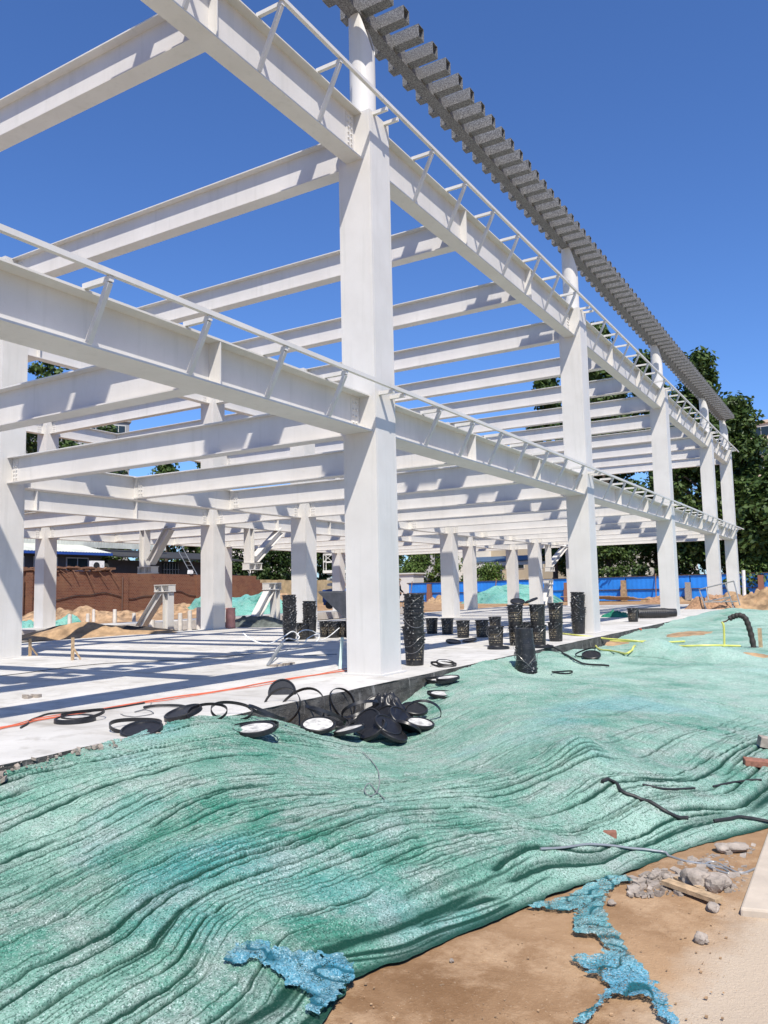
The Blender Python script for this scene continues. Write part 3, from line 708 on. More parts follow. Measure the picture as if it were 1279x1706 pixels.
def put_lid(kind, px, py, z, label, tilt=(0, 0), rz=0, s=1.0, lift=0.0, on_net=False):
    src = {'b': LID_B, 'w': LID_W, 'r': RING}[kind]
    o = src if kind not in _lu else copy_tree(src); _lu[kind] = 1
    p = at(px, py, 'z', z)
    if on_net:
        for _ in range(4):
            zz = float(net_height(np.array([p.x]), np.array([p.y]), False)[0][0])+.02; p = at(px, py, 'z', zz)
    o.location = p+Vector((0, 0, .018+lift)); o.rotation_euler = (tilt[0], tilt[1], rz); o.scale = (s, s, s)
    tag(o, label, 'lid' if kind != 'r' else 'ring', 'loose bucket lids' if kind != 'r' else 'loose lid rings')
    return o
put_lid('w', 125, 1202, 0, 'lid smeared with white paint lying flat at the left on the floor', s=1.15)
put_lid('r', 138, 1199, 0, 'black ring around the leftmost smeared lid on the floor', (.08, 0), s=1.2, lift=.02)
put_lid('r', 225, 1214, 0, 'large black ring on the slab edge, left one of the row', (.05, .1), s=1.35)
put_lid('b', 236, 1224, -.01, 'black lid tipped over the slab edge inside the large ring', (.22, .1), s=1.1, lift=.02)
put_lid('b', 305, 1200, 0, 'splashed black lid at the top of the net beside the large ring', (.25, -.1), s=1.1, lift=.05)
put_lid('r', 345, 1202, 0, 'black ring standing half up behind the white lid on the net', (.3, .2), s=1.1, lift=.05)
put_lid('r', 385, 1195, 0, 'black ring lying against the dark slab edge', (.15, .3), s=1.2, lift=.03)
put_lid('w', 425, 1219, 0, 'white-smeared lid lying alone on the crest of the net', (.12, 0), s=1.15, on_net=True)
put_lid('r', 425, 1218, 0, 'black ring clipped round the lone white lid on the net', (.10, .03), s=1.22, on_net=True)
put_lid('w', 530, 1218, -.22, 'white-smeared lid at the left end of the dark pile', (.2, .15), s=1.1, lift=.04)
put_lid('w', 582, 1224, -.26, 'white-smeared lid in the middle of the dark pile', (.1, -.2), lift=.03)
put_lid('b', 470, 1172, -.10, 'black lid standing on edge against the slab, left of the pile', (1.25, 0), .5, lift=.10)
for i, (px, py, z, tl, rz, lab) in enumerate(((622, 1226, -.30, (.5, -.35), 0, 'big splashed black lid facing the camera at the front of the pile'), (655, 1232, -.33, (.35, .3), 1, 'black lid lying right of the big splashed lid'), (678, 1222, -.32, (.3, .5), 2, 'black lid at the right foot of the pile'), (640, 1204, -.25, (.75, -.2), 0, 'black lid leaning upright in the heart of the pile'), (628, 1188, -.2, (1.0, .2), .4, 'black lid propped highest in the pile against the slab'), (668, 1205, -.25, (.55, .55), .8, 'black lid wedged behind the right foot of the pile'), (600, 1205, -.27, (.3, -.5), 0, 'black lid lying behind the middle white lid'), (560, 1212, -.28, (.2, .3), .3, 'black lid between the two white lids of the pile'), (700, 1214, -.3, (.1, .2), .3, 'black lid sliding off the right end of the pile'), (690, 1190, -.22, (.25, .2), .3, 'black lid on the slope right of the pile'), (646, 1218, -.26, (.6, .1), 1.3, 'black lid stacked over the lid right of the big one'), (612, 1212, -.24, (.8, -.5), .3, 'black lid tucked behind the big splashed lid'))):
    put_lid('b' if i not in (2, 8) else 'w', px, py, z, lab.replace('black lid', 'smeared lid') if i in (2, 8) else lab, tl, rz, .95, lift=.04)
for i, (px, py, z, tl, s, lab) in enumerate(((470, 1190, -.12, (1.0, .3), 1.3, 'black ring arching out of the left end of the pile'), (505, 1195, -.15, (.8, -.4), 1.5, 'large black ring arching over the white lid of the pile'), (570, 1185, -.2, (1.1, .2), 1.2, 'black ring arching up against the dark slab edge'), (540, 1205, -.2, (.4, .3), 1.4, 'black ring lying over the left part of the pile'), (705, 1200, -.25, (.6, .6), 1.2, 'black ring standing on the net right of the pile'), (445, 1205, -.08, (.3, -.3), 1.2, 'black ring between the lone white lid and the pile'), (600, 1195, -.2, (.5, .1), 1.3, 'black ring across the middle of the pile'))):
    put_lid('r', px, py, z, lab, tl, i*.7, s, lift=.06)
put_lid('w', 722, 1136, -.15, 'left lid of the white pair on the net by the slab corner', (.1, .05), s=1.0, on_net=True)
put_lid('w', 746, 1136, -.15, 'right lid of the white pair on the net by the slab corner', (.08, -.05), s=1.0, on_net=True, lift=.03)
put_lid('r', 735, 1138, -.15, 'large black ring around the white pair of lids on the net', (.06, 0), s=1.35, on_net=True, lift=.02)
put_lid('w', 735, 1159, -.2, 'lid in the ring just below the white pair', (.05, .1), s=.95, on_net=True)
put_lid('r', 735, 1160, -.2, 'black ring around the lid just below the white pair', (.05, .1), s=1.15, on_net=True)
put_lid('r', 738, 1110, 0, 'black ring on the floor edge right of the tall stack', (.05, .12), s=1.2)
put_lid('w', 742, 1108, 0, 'white lid in the ring right of the tall stack', (.1, .2), s=.9, lift=.015)
put_lid('r', 936, 1123, -.2, 'thin black ring lying alone on the pale net', s=.98, on_net=True)
put_lid('b', 985, 1096, -.2, 'black lid lying right of the thin lone ring', (.35, .1), on_net=True, lift=.03)
put_lid('r', 975, 1093, -.2, 'black ring behind the lid right of the thin lone ring', (.3, -.2), s=1.1, on_net=True, lift=.03)
put_lid('b', 755, 1072, 0, 'black lid on the floor before the splashed bucket', (.1, .2), lift=.02)
put_lid('b', 782, 1070, 0, 'black lid on the floor before the bucket with gold line', (.15, -.1), lift=.02)
put_lid('b', 830, 1081, 0, 'black lid under the lone labelled bucket', (0, 0), s=1.3)
put_lid('b', 905, 1079, 0, 'black lid under the lower layer of buckets', (0, 0), s=1.2)
put_lid('b', 862, 1005, .80, 'crumpled black lid on the left bucket of the upper layer', (.3, .2), lift=.02)
put_lid('b', 885, 1003, .80, 'crumpled black lid on the middle bucket of the upper layer', (.2, -.3), lift=.02)

# ================================================================== cables, hoses, sticks
def wob(pts, n, a, s, zmin=None):
    """a smooth run through pts with a little slack"""
    P_ = [Vector(p) for p in pts]; out = []
    for i in range(len(P_)-1):
        p0, p1, p2, p3 = P_[max(i-1, 0)], P_[i], P_[i+1], P_[min(i+2, len(P_)-1)]
        for k in range(n):
            t = k/n; q = .5*((2*p1)+(p2-p0)*t+(2*p0-5*p1+4*p2-p3)*t*t+(3*p1-p0-3*p2+p3)*t**3)
            u = (i+t)*2.3; q = q+Vector((a*float(vn(u, 1, s)), a*float(vn(u, 2, s)), 0)); out.append(q)
    out.append(P_[-1]); return out
def on_floor(l, z=.0): return [at(x, y, 'z', z) for x, y in l]
def on_net(l, lift=.012):
    out = []
    for x, y in l:
        z = -.2
        for _ in range(6): p = at(x, y, 'z', z); z = .5*z+.5*(float(net_height(np.array([p.x]), np.array([p.y]))[0][0])+lift)
        p = at(x, y, 'z', z); out.append(p)
    return out
def run(name, pts, r, mat, label, cat, group=None, a=.02, s=1, n=10, sides=7, net_=None):
    w = wob(pts, n, a, s)
    if net_ is not None:
        X = np.array([p.x for p in w]); Y = np.array([p.y for p in w]); Z = net_height(X, Y)[0]; k = edge_sd(X, Y) > .02
        Zs = np.convolve(np.pad(Z, 6, mode='edge'), np.hanning(15)[1:-1]/np.hanning(15).sum(), 'valid')
        for i, p in enumerate(w):
            if k[i]: p.z = max(Zs[i], Z[i]-.012)+net_
    m = MB(); m.tube(w, r, sides); o = m.build(name, mat); return tag(o, label, cat, group)
run('cable', [p+Vector((0, 0, .012)) for p in on_floor([(-60, 1232), (0, 1216), (60, 1203), (180, 1181), (280, 1165), (380, 1150), (480, 1132), (576, 1119), (585, 1116)])], .008, ORANGE, 'thick orange cable along the front edge of the pale floor', 'cable', a=.03)
run('cable', [p+Vector((0, 0, .011)) for p in on_floor([(-60, 1228), (0, 1213), (100, 1193), (230, 1174), (340, 1158), (470, 1136), (582, 1113)])], .005, ORANGE, 'thin orange cable twisting beside the thick orange one', 'cable', a=.05, s=4)
run('cable', [p+Vector((0, 0, .01)) for p in on_floor([(35, 1214), (55, 1200), (85, 1190), (140, 1187), (190, 1181), (240, 1172)])], .009, BLACKM, 'black cable crossing the orange ones at the left on the floor', 'cable', s=6)
run('strap', [p+Vector((0, 0, .02)) for p in on_floor([(240, 1182), (270, 1178), (305, 1179), (318, 1186), (312, 1194)])], .014, BLACKM, 'short black hose curled above the splashed lid on the floor', 'hose', s=8)
run('wire', [p+Vector((0, 0, .008)) for p in on_floor([(200, 1191), (225, 1195), (255, 1190), (240, 1184), (225, 1187), (250, 1178), (252, 1170)])], .004, WIRE, 'loose grey wire tangle beside the orange cable', 'wire', s=9)
run('cable', [p+Vector((0, 0, .006)) for p in on_floor([(0, 1127), (150, 1108), (330, 1098), (430, 1088), (520, 1078)])], .005, BLACKM, 'thin dark line across the shaded floor between the columns', 'cable', a=.06, s=10)
# white hose looping over the towers
run('hose', [at(x, y, 'd', d) for x, y, d in [(450, 1108, 2.6), (462, 1080, 3.2), (478, 1064, 4.2), (494, 1066, 5.0), (498, 1060, 5.2), (487, 1052, 5.3), (470, 1062, 5.2), (445, 1073, 5.2), (420, 1066, 5.4), (405, 1055, 5.6)]], .013, WHITEP, 'white hose rising from the floor and looping before the bucket towers', 'hose', a=.0)
run('hose', [at(x, y, 'd', 5.3) for x, y in [(497, 1072), (495, 1058), (505, 1050), (520, 1051), (531, 1060), (524, 1071), (508, 1076), (512, 1064), (530, 1056), (534, 1066), (548, 1060), (565, 1046)]], .011, WHITEP, 'white hose curled in a round loop before the shorter tower', 'hose', a=.0)
def stick(name, a, b, w, t, mat, label, cat, group=None):
    a, b = Vector(a), Vector(b); ax = (b-a); L = ax.length; ax.normalize(); u = ax.orthogonal().normalized() if abs(ax.z) > .9 else ax.cross(Vector((0, 0, 1))).normalized(); n = ax.cross(u)
    m = MB(); m.obox((a+b)/2, ax*L/2, u*w/2, n*t/2); return tag(m.build(name, mat), label, cat, group)
stick('wooden_strip', at(566, 1116, 'z', 0)+Vector((0, 0, .01)), at(570, 1062, 'd', 1.05), .045, .02, GREENSTICK, 'pale green strip leaning against the left side of the nearest column', 'strip')
stick('wooden_strip', at(446, 1110, 'z', 0)+Vector((0, 0, .01)), at(470, 1072, 'd', 2.5), .05, .03, GALV, 'grey strip leaning up from the floor at the foot of the white hose', 'strip')
for i, (px, py, ph, lab) in enumerate(((48, 1093, 1064, 'slim wooden stake on the floor beside the leftmost column'), (119, 1100, 1062, 'slim wooden stake on the floor before the earth heap'))):
    p = at(px, py, 'z', 0); q = at(px+4, ph, 'd', -p.x)
    t = thing('wooden_stake', lab, 'stake', p); m = MB(); m.obox((p+q)/2-p, (0, 0, (q.z)/2), (.022, 0, 0), (0, .022, 0)); m.build('upright', WOOD, t)
    m = MB(); b = Vector((.10, .12, .01)); ax = Vector((0, 0, q.z*.55))-b; m.tube([b, Vector((0.02, 0.02, q.z*.55))], .018, 5); m.build('prop', WOOD, t)
# slab end offcuts
m = MB(); a, b = at(512, 1093, 'z', 0), at(555, 1091, 'z', 0); m.obox((a+b)/2+Vector((0, 0, .012)), (b-a)/2, (.05, .05, 0), (0, 0, .01)); tag(m.build('board', GREYM), 'thin grey board lying in the shade left of the nearest column', 'board')
m = MB(); a, b = at(455, 1111, 'z', 0), at(488, 1106, 'z', 0)
for i in range(9):
    p = a.lerp(b, i/8)+Vector((rnd.uniform(-.05, .05), rnd.uniform(-.05, .05), .01)); m.obox(p, (rnd.uniform(.02, .05), .01, 0), (-.01, rnd.uniform(.02, .04), 0), (0, 0, rnd.uniform(.01, .025)))
tag(m.build('rubble', ROCK), 'small crumbs of mortar at the foot of the grey strip', 'rubble', kind='stuff')
m = MB()
for i in range(7):
    p = at(42+i*3.6, 1162+rnd.uniform(-2, 2), 'z', 0)+Vector((0, 0, .012)); m.obox(p, (rnd.uniform(.02, .05), .01, 0), (-.01, rnd.uniform(.01, .03), 0), (0, 0, rnd.uniform(.01, .03)))
tag(m.build('rubble', ROCK), 'small scatter of dark scraps on the sunlit floor at the left', 'rubble', kind='stuff')

# things on the net
run('cable', on_net([(1003, 1303), (1012, 1299), (1022, 1298), (1024, 1306), (1040, 1320), (1070, 1330), (1110, 1350), (1146, 1363)], .012), .012, BLACKM, 'thick black cable end curling across the right part of the net', 'cable', a=.01, n=14, net_=.012)
run('cable', on_net([(1070, 1307), (1110, 1313), (1158, 1315)], .008), .007, BLACKM, 'short straight black cable on the net right of the curled one', 'cable', a=.01, net_=.008)
run('cable', on_net([(1186, 1309), (1230, 1302), (1268, 1300)], .008), .008, BLACKM, 'short black cable at the far right of the net', 'cable', a=.01, s=3, net_=.008)
run('cable', on_net([(1190, 1367), (1230, 1361), (1262, 1365), (1300, 1371)], .015), .011, BLACKM, 'black cable lying along the right edge of the net by the path', 'cable', a=.01, s=5, net_=.015)
run('wire', on_net([(604, 1252), (620, 1268), (631, 1290), (630, 1312), (618, 1324), (607, 1315), (616, 1306), (628, 1318), (640, 1330)], .014), .004, GALV, 'pale wire hanging in a small hook below the dark lid pile', 'wire', a=.0, net_=.014)
run('rope', on_net([(900, 1413), (960, 1407), (1010, 1409), (1060, 1413), (1092, 1417)], .014)+[at(x, y, 'z', -.45) for x, y in [(1110, 1424), (1140, 1434), (1175, 1440), (1205, 1447), (1215, 1455), (1195, 1450), (1175, 1440), (1190, 1436), (1212, 1446), (1235, 1455), (1262, 1446), (1290, 1444)]], .007, GALV, 'grey rope trailing from the net edge across the rubble to the path', 'rope', a=.0, net_=.014)
def brick(px, py, z, rz, label, net_=True):
    p = on_net([(px, py)], .03 if px > 1200 else -.026)[0] if net_ else at(px, py, 'z', z)
    m = MB(); m.box((-.12, -.057, -.026), (.12, .057, .026)); o = m.build('brick', BRICK2); bv = o.modifiers.new('bevel', 'BEVEL'); bv.width = .006; bv.segments = 2
    o.location = p; o.rotation_euler = (.05, .08, rz); o.scale = (1, 1, 1) if px > 1200 else (.42, .7, .8); return tag(o, label, 'brick', 'loose bricks')
brick(1266, 1271, -.25, .3, 'red brick at the right rim of the net beside a grey scrap')
brick(1015, 1388, -.3, 1.9, 'half-buried pale brick showing through the middle of the net')
m = MB(); m.box((-.06, -.05, -.03), (.06, .05, .05)); o = m.build('block', ROCK); o.location = on_net([(1276, 1238)], .04)[0]; o.rotation_euler = (.1, .2, .4); tag(o, 'small dark block above the red brick at the right rim', 'block')

# rubble strip between net and path
def rock_mesh(r, seed, n=3, flat=.65):
    bm = bmesh.new(); bmesh.ops.create_icosphere(bm, subdivisions=n, radius=1)
    for v in bm.verts:
        a = v.co.normalized(); k = 1+.30*float(vn(a.x*1.3+seed, a.y*1.3+a.z*1.1, seed))+.12*float(vn(a.x*3.1+a.z*2, a.y*3.1, seed+3))+.04*float(vn(a.x*8+a.z*5, a.y*8, seed+5))
        v.co = Vector((a.x*k, a.y*k*.8, a.z*k*flat))*r
    me = bpy.data.meshes.new('stone'); bm.to_mesh(me); bm.free(); me.materials.append(ROCK); return me
for i, (px, py, r_s, lab) in enumerate(((1158, 1466, .085, 'larger pale lump of broken concrete by the yellowish board'), (1195, 1470, .075, 'pale lump of broken concrete nearest to the path'), (1168, 1563, .035, 'small reddish stone alone on the brown sand'), (1225, 1411, .07, 'flat pinkish lump at the tip of the net by the path'), (1205, 1412, .06, 'flat pinkish lump left of the tip of the net'), (1018, 1504, .022, 'tiny pebble right of the torn blue net'), (1090, 1460, .04, 'pebble at the corner of the net and the rubble'), (1110, 1462, .035, 'pebble beside the corner of the net'), (1188, 1511, .035, 'reddish pebble below the board'), (752, 1600, .012, 'tiny pebble on the sand close to the net edge'))):
    o = bpy.data.objects.new('stone', rock_mesh(r_s, i+3, flat=.4 if i in (3, 4) else .7)); COL.objects.link(o); o.location = at(px, py, 'z', GZ+r_s*.5); o.rotation_euler = (0, 0, i*1.3); tag(o, lab, 'stone', 'loose stones')
stick('board', at(1108, 1468, 'z', GZ+.03), at(1198, 1500, 'z', GZ+.035), .065, .022, WOOD, 'splintered yellowish board lying on the rubble', 'board')
stick('board', at(1125, 1463, 'z', GZ+.02), at(1170, 1482, 'z', GZ+.03), .03, .02, WOOD, 'thin splinter of wood beside the yellowish board', 'board')
mr = MB()
poly = [at(x, y, 'z', GZ) for x, y in ((1060, 1450), (1130, 1430), (1225, 1400), (1265, 1392), (1228, 1512), (1180, 1508), (1100, 1480))]
for i in range(620):
    a, b, c = rnd.random(), rnd.random(), rnd.random(); px = 1050+215*a; py = 1462-(px-1060)*.33+b*(30+62*a)
    if px > 1262-(py-1392)*.28: continue
    p = at(px, py, 'z', GZ+.005); s = .006+.022*c**3.2; rz = rnd.uniform(0, 3)
    mr.obox(p, (s*math.cos(rz), s*math.sin(rz), rnd.uniform(-.3, .3)*s), (-s*.7*math.sin(rz), s*.7*math.cos(rz), rnd.uniform(-.3, .3)*s), (0, 0, s*.5))
tag(mr.build('gravel', ROCK), 'grey gravel and crumbs scattered between the net and the path', 'gravel', kind='stuff')
ms = MB()
for i in range(420):
    px, py = rnd.uniform(560, 1230), rnd.uniform(1480, 1706); p = at(px, py, 'z', GZ+.002)
    if float(edge_sd(np.array([p.x]), np.array([p.y]))[0]) > -.05: continue
    s = .0012+.0045*rnd.random()**5; ms.obox(p, (s, 0, 0), (0, s, 0), (0, 0, s*.6))
tag(ms.build('grit', SOIL2), 'fine grit strewn over the brown sand in the foreground', 'grit', kind='stuff')
# concrete path at the right
m = MB(); cs = [at(x, y, 'z', -.43) for x, y in ((1283, 1372), (1232, 1512), (1310, 1519))]; e = cs[0]-cs[1]
poly = [cs[1], cs[1]+e*1.0, cs[1]+e*4.5, cs[2]+e*4.5+Vector((1.6, 0, 0)), cs[2]+Vector((1.6, 0, 0)), cs[2]]
m.add([(p.x, p.y, -.43) for p in poly]+[(p.x, p.y, -.56) for p in poly], [tuple(range(6))]+[(i, i+6, (i+1) % 6+6, (i+1) % 6) for i in range(6)])
o = m.build('path', PATH); tag(o, kind='structure'); bv = o.modifiers.new('bevel', 'BEVEL'); bv.width = .012; bv.segments = 2

# ================================================================== torn pieces of bluish net
def sheet_from_outline(name, px_poly, mat, zf, step, ruffle, seed, label, cat, fringe=.0):
    """a crumpled piece of cloth with the given outline, lying on what is under it"""
    pl = np.array([[at(x, y, 'z', GZ+.01).x, at(x, y, 'z', GZ+.01).y] for x, y in px_poly])
    x0, y0 = pl.min(0)-.02; x1, y1 = pl.max(0)+.02
    xs = np.arange(x0, x1, step); ys = np.arange(y0, y1, step); X, Y = np.meshgrid(xs, ys); sh = X.shape
    xw = X+fringe*vn(X*38, Y*38, seed)+fringe*.8*vn(X*11, Y*11, seed+1); yw = Y+fringe*vn(X*38, Y*38, seed+2)
    ins = np.zeros(sh, bool); j = len(pl)-1
    for i in range(len(pl)):
        xi, yi = pl[i]; xj, yj = pl[j]
        c = ((yi > yw) != (yj > yw)) & (xw < (xj-xi)*(yw-yi)/(yj-yi+1e-12)+xi); ins ^= c; j = i
    e1 = np.exp(-(vn(X*9+Y*3, Y*9-X*4, seed+5)/.12)**2); e2 = np.exp(-(vn(X*22, Y*22, seed+6)/.2)**2)
    Z = zf(X, Y)+.006+ruffle*np.clip(.9+.8*vn(X*7, Y*7, seed+7)+.6*vn(X*19, Y*19, seed+8)-.6*e1-.3*e2, .05, 3)
    idx = np.arange(X.size).reshape(sh); f = np.stack([idx[:-1, :-1], idx[:-1, 1:], idx[1:, 1:], idx[1:, :-1]], -1).reshape(-1, 4)
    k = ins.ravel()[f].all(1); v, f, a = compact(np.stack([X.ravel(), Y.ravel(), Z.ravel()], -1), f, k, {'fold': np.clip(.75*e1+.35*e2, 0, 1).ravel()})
    return tag(npmesh(name, v, f, mat, attrs=a), label, cat)
sand_z = lambda X, Y: GZ+.020*fbm(X*.9, Y*.9, 14)+.010*fbm(X*4, Y*4, 15)+.012
sheet_from_outline('torn_net', [(1008, 1462), (1044, 1462), (1052, 1470), (1028, 1478), (1012, 1484), (1014, 1500), (1006, 1508), (1010, 1528), (1024, 1552), (1044, 1578), (1066, 1610), (1092, 1640), (1112, 1664), (1124, 1690), (1133, 1712), (1112, 1712), (1096, 1690), (1078, 1668), (1052, 1662), (1020, 1664), (1002, 1676), (996, 1692), (985, 1706), (962, 1712), (950, 1706), (976, 1692), (988, 1676), (992, 1662), (1012, 1650), (1008, 1640), (984, 1630), (966, 1612), (952, 1602), (950, 1596), (978, 1598), (1000, 1594), (996, 1586), (1010, 1584), (1000, 1572), (984, 1562), (966, 1560), (950, 1556), (952, 1544), (962, 1526), (958, 1518), (930, 1520), (888, 1516), (880, 1512), (930, 1498), (970, 1480)],
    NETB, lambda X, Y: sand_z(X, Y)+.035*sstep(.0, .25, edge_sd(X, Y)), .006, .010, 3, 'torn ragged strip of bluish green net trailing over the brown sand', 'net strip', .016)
def on_big_net(X, Y): return net_height(X, Y)[0]+.012
sheet_from_outline('torn_net', [(374, 1640), (388, 1622), (412, 1614), (440, 1612), (462, 1622), (500, 1620), (540, 1612), (574, 1606), (590, 1618), (592, 1640), (574, 1662), (548, 1690), (524, 1706), (506, 1704), (516, 1684), (498, 1668), (466, 1656), (440, 1648), (418, 1642), (396, 1650)],
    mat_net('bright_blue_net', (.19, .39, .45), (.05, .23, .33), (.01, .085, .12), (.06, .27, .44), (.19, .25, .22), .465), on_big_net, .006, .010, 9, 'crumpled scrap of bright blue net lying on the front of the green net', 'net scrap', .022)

# ================================================================== far half of the net: hoses, pole, pipe frame, bundles
run('hose', [at(x, y, 'z', z) for x, y, z in [(925, 1054, .02), (960, 1058, .02), (1010, 1064, -.05), (1060, 1068, -.08)]]+on_net([(1090, 1073), (1130, 1076), (1180, 1075), (1233, 1076)], .03), .020, YELLOW, 'straight yellow hose running from the slab across the far net', 'hose', a=.03)
run('hose', on_net([(1092, 1066), (1030, 1068), (1000, 1070), (992, 1076), (1002, 1083), (1022, 1086), (1045, 1090), (1068, 1086), (1085, 1076), (1110, 1070), (1140, 1068)], .03), .018, YELLOW, 'yellow hose looping over the brown soil patch', 'hose', a=.02, net_=.03)
pb = at(1256, 1083, 'z', -.22)
t = thing('hose_post', 'short wooden post carrying a bent black pipe at the right rim of the net', 'post', pb)
m = MB(); m.obox(Vector((.12, .05, .20)), (.035, 0, 0), (0, .035, 0), (0, 0, .24)); m.build('post', WOOD, t)
m = MB(); pts = [at(x, y, 'y', pb.y)-pb for x, y in [(1256, 1083), (1252, 1062), (1247, 1044), (1241, 1030), (1232, 1025), (1222, 1027), (1214, 1031)]]; m.tube(wob(pts, 6, 0, 1), [.055+.008*math.sin(i*1.9) for i in range(len(pts)*6-5)], 10); m.build('insulated_pipe', CLOTHB, t)
m = MB(); pts = [at(x, y, 'y', pb.y)-pb for x, y in [(1216, 1030), (1209, 1035), (1201, 1037)]]; m.tube(pts, .016, 6); m.build('spout', RUST, t)
run('hose', [at(x, y, 'y', pb.y) for x, y in [(1202, 1036), (1205, 1042), (1206, 1060), (1206, 1078), (1203, 1090), (1196, 1096)]], .022, YELLOW, 'yellow hose hanging straight down from the bent black pipe', 'hose', a=.0)
run('cable', on_net([(1022, 1046), (1032, 1040), (1048, 1046), (1068, 1049)], .03), .02, ORANGE, 'reddish cable lying at the edge of the far white floor', 'cable', a=.02, s=12, net_=.03)
run('cable', [at(x, y, 'z', z) for x, y, z in [(912, 1074, .015), (926, 1080, .01), (938, 1088, -.05)]]+on_net([(955, 1098), (975, 1106), (1005, 1108), (1014, 1109)], .03), .016, BLACKM, 'black hose sliding from the buckets down over the slab corner', 'hose', a=.01)
# tubular barrier lying askew
pz = 28.0
t = thing('pipe_barrier', 'thin bent pipe frame standing askew before the last two front columns', 'pipe frame', at(1180, 1018, 'y', pz))
o0 = t.location.copy(); m = MB()
for a, b in (((1164, 982), (1222, 968)), ((1165, 984), (1180, 1026)), ((1222, 968), (1232, 1008)), ((1172, 1003), (1217, 994)), ((1176, 978), (1180, 1000)), ((1208, 972), (1222, 1014)), ((1171, 1003), (1228, 1002)), ((1200, 1004), (1216, 995))):
    m2 = MB(); m2.tube([at(*a, 'y', pz+.6*(a[1] < 990))-o0, at(*b, 'y', pz+.6*(b[1] < 990))-o0], .028, 6); m2.build('pipe', GALV, t)
def heap(name, c, rx, ry, h, mat, label, cat, seed, n=56, rough=.6, kind=None, rot=0.0, group=None):
    """an irregular heap resting on the ground"""
    th = np.linspace(0, 2*np.pi, n, endpoint=False); rr = np.linspace(0, 1, n//2)
    T, Q = np.meshgrid(th, rr); ox = Q*np.cos(T); oy = Q*np.sin(T); w = 1+.28*vn(np.cos(T)*1.4+seed, np.sin(T)*1.4, seed)
    x = ox*rx*w; y = oy*ry*w; z = h*((1-Q**2)**1.1*(1+.55*vn(ox*1.6+seed, oy*1.6, seed+1)))+h*rough*(1-Q**3)*(vn(ox*4.2, oy*4.2, seed+2)*.6+vn(ox*9, oy*9, seed+3)*.4)-.08*Q**4
    cr, sr = math.cos(rot), math.sin(rot); x, y = x*cr-y*sr, x*sr+y*cr
    f = [(i*n+k, i*n+(k+1) % n, (i+1)*n+(k+1) % n, (i+1)*n+k) for i in range(n//2-1) for k in range(n)]
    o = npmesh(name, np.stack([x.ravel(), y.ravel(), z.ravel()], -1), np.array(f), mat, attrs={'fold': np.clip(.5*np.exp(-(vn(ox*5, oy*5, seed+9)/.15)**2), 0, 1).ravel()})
    o.location = c; return tag(o, label, cat, group, kind)
heap('net_bundle', at(1100, 1002, 'z', -.02)+Vector((0, 0, 0)), .9, .5, .32, BUND, 'brown bundle of old net lying before the blue hoarding, left of the pipe frame', 'bundle', 4)
heap('net_bundle', at(1196, 1014, 'z', -.0), 1.5, .9, .45, BUND, 'reddish brown bundle of net under the bent pipe frame', 'bundle', 5)
heap('earth_heap', at(1262, 1012, 'z', .02), 2.2, 1.6, .75, SOIL2, 'tan earth heap at the right rim behind the far net', 'earth heap', 6)
heap('fabric', at(1025, 1028, 'z', 0), .7, .35, .22, GREENW, 'dark green fabric lump on the far floor left of the lone bucket', 'fabric', 7)
heap('fabric', at(1068, 1027, 'z', 0), .5, .3, .16, GREENW, 'dark green fabric lump on the far floor between lone bucket and roll', 'fabric', 8)
heap('soil_patch', at(975, 1068, 'z', -.22), 1.0, .7, .12, SOIL, 'bare brown soil patch at the corner of the slab', 'soil patch', 9)

# ================================================================== behind the frame: hoarding, wall, sheds, houses
FA, FB = P(-16, 55.2, 0), P(62, 77.5, 0); fdir = (FB-FA); FL = fdir.length; fdir.normalize(); fn = Vector((-fdir.y, fdir.x, 0))
if fn.y > 0: fn = -fn
def fpt(s_, z, o=0.): return Vector((FA.x+fdir.x*s_+fn.x*o, FA.y+fdir.y*s_+fn.y*o, z))
fence = thing('hoarding', 'long bright blue sheet metal hoarding with rusty rails behind the far end of the frame', 'fence', FA)
def fpart(name, m, mat, parent=fence):
    o = m.build(name, mat); o.parent = parent; o.matrix_parent_inverse = Matrix.Translation(-FA); return o
FZ0, FZ1 = -.28, 1.88
s_ = 0.0; i = 0
while s_ < FL:
    w = min(5.9, FL-s_-.05); m = MB(); q = int(w/.22); v = []
    for k in range(q+1):
        for z in (FZ0, FZ1-.06): v.append(fpt(s_+w*k/q, z+rnd.uniform(-.0, .0), .012*(k % 2)))
    m.add(v, [(2*k, 2*k+2, 2*k+3, 2*k+1) for k in range(q)]); v2 = [x-fn*.03 for x in v]; m.add(v2, [(2*k, 2*k+1, 2*k+3, 2*k+2) for k in range(q)])
    fpart('panel', m, BLUE)
    for z in (FZ1-.03, .70):
        m = MB(); m.obox(fpt(s_+w/2, z, .06), fdir*(w/2+.03), fn*.03, Vector((0, 0, .03))); fpart('rail', m, RUST)
    a, b = fpt(s_+2.9+rnd.uniform(-.4, .4), FZ1+.15, .10), None; b = a+fn*1.05+fdir*rnd.uniform(-.7, -.3); b.z = FZ0
    m = MB(); m.tube([a, b], .05, 6); fpart('prop', m, TIMBER)
    m = MB(); m.box((-.24, -.24, FZ0), (.24, .24, .72)); m.box((-.2, -.2, .72), (.2, .2, 1.45+rnd.uniform(-.3, .4))); m.v = [tuple(fpt(s_, 0, .33)+Vector(x)) for x in m.v]; fpart('pier', m, [BRICK2, ROCK, SOIL][i % 3])
    s_ += 6.0; i += 1
m = MB(); p = at(1240, 1000, 'y', 57.5); m.tube([p, p+Vector((.05, 0, 2.3))], .13, 8); tag(m.build('pole', WHITEP), 'white pole standing in front of the blue hoarding at the right rim', 'pole')
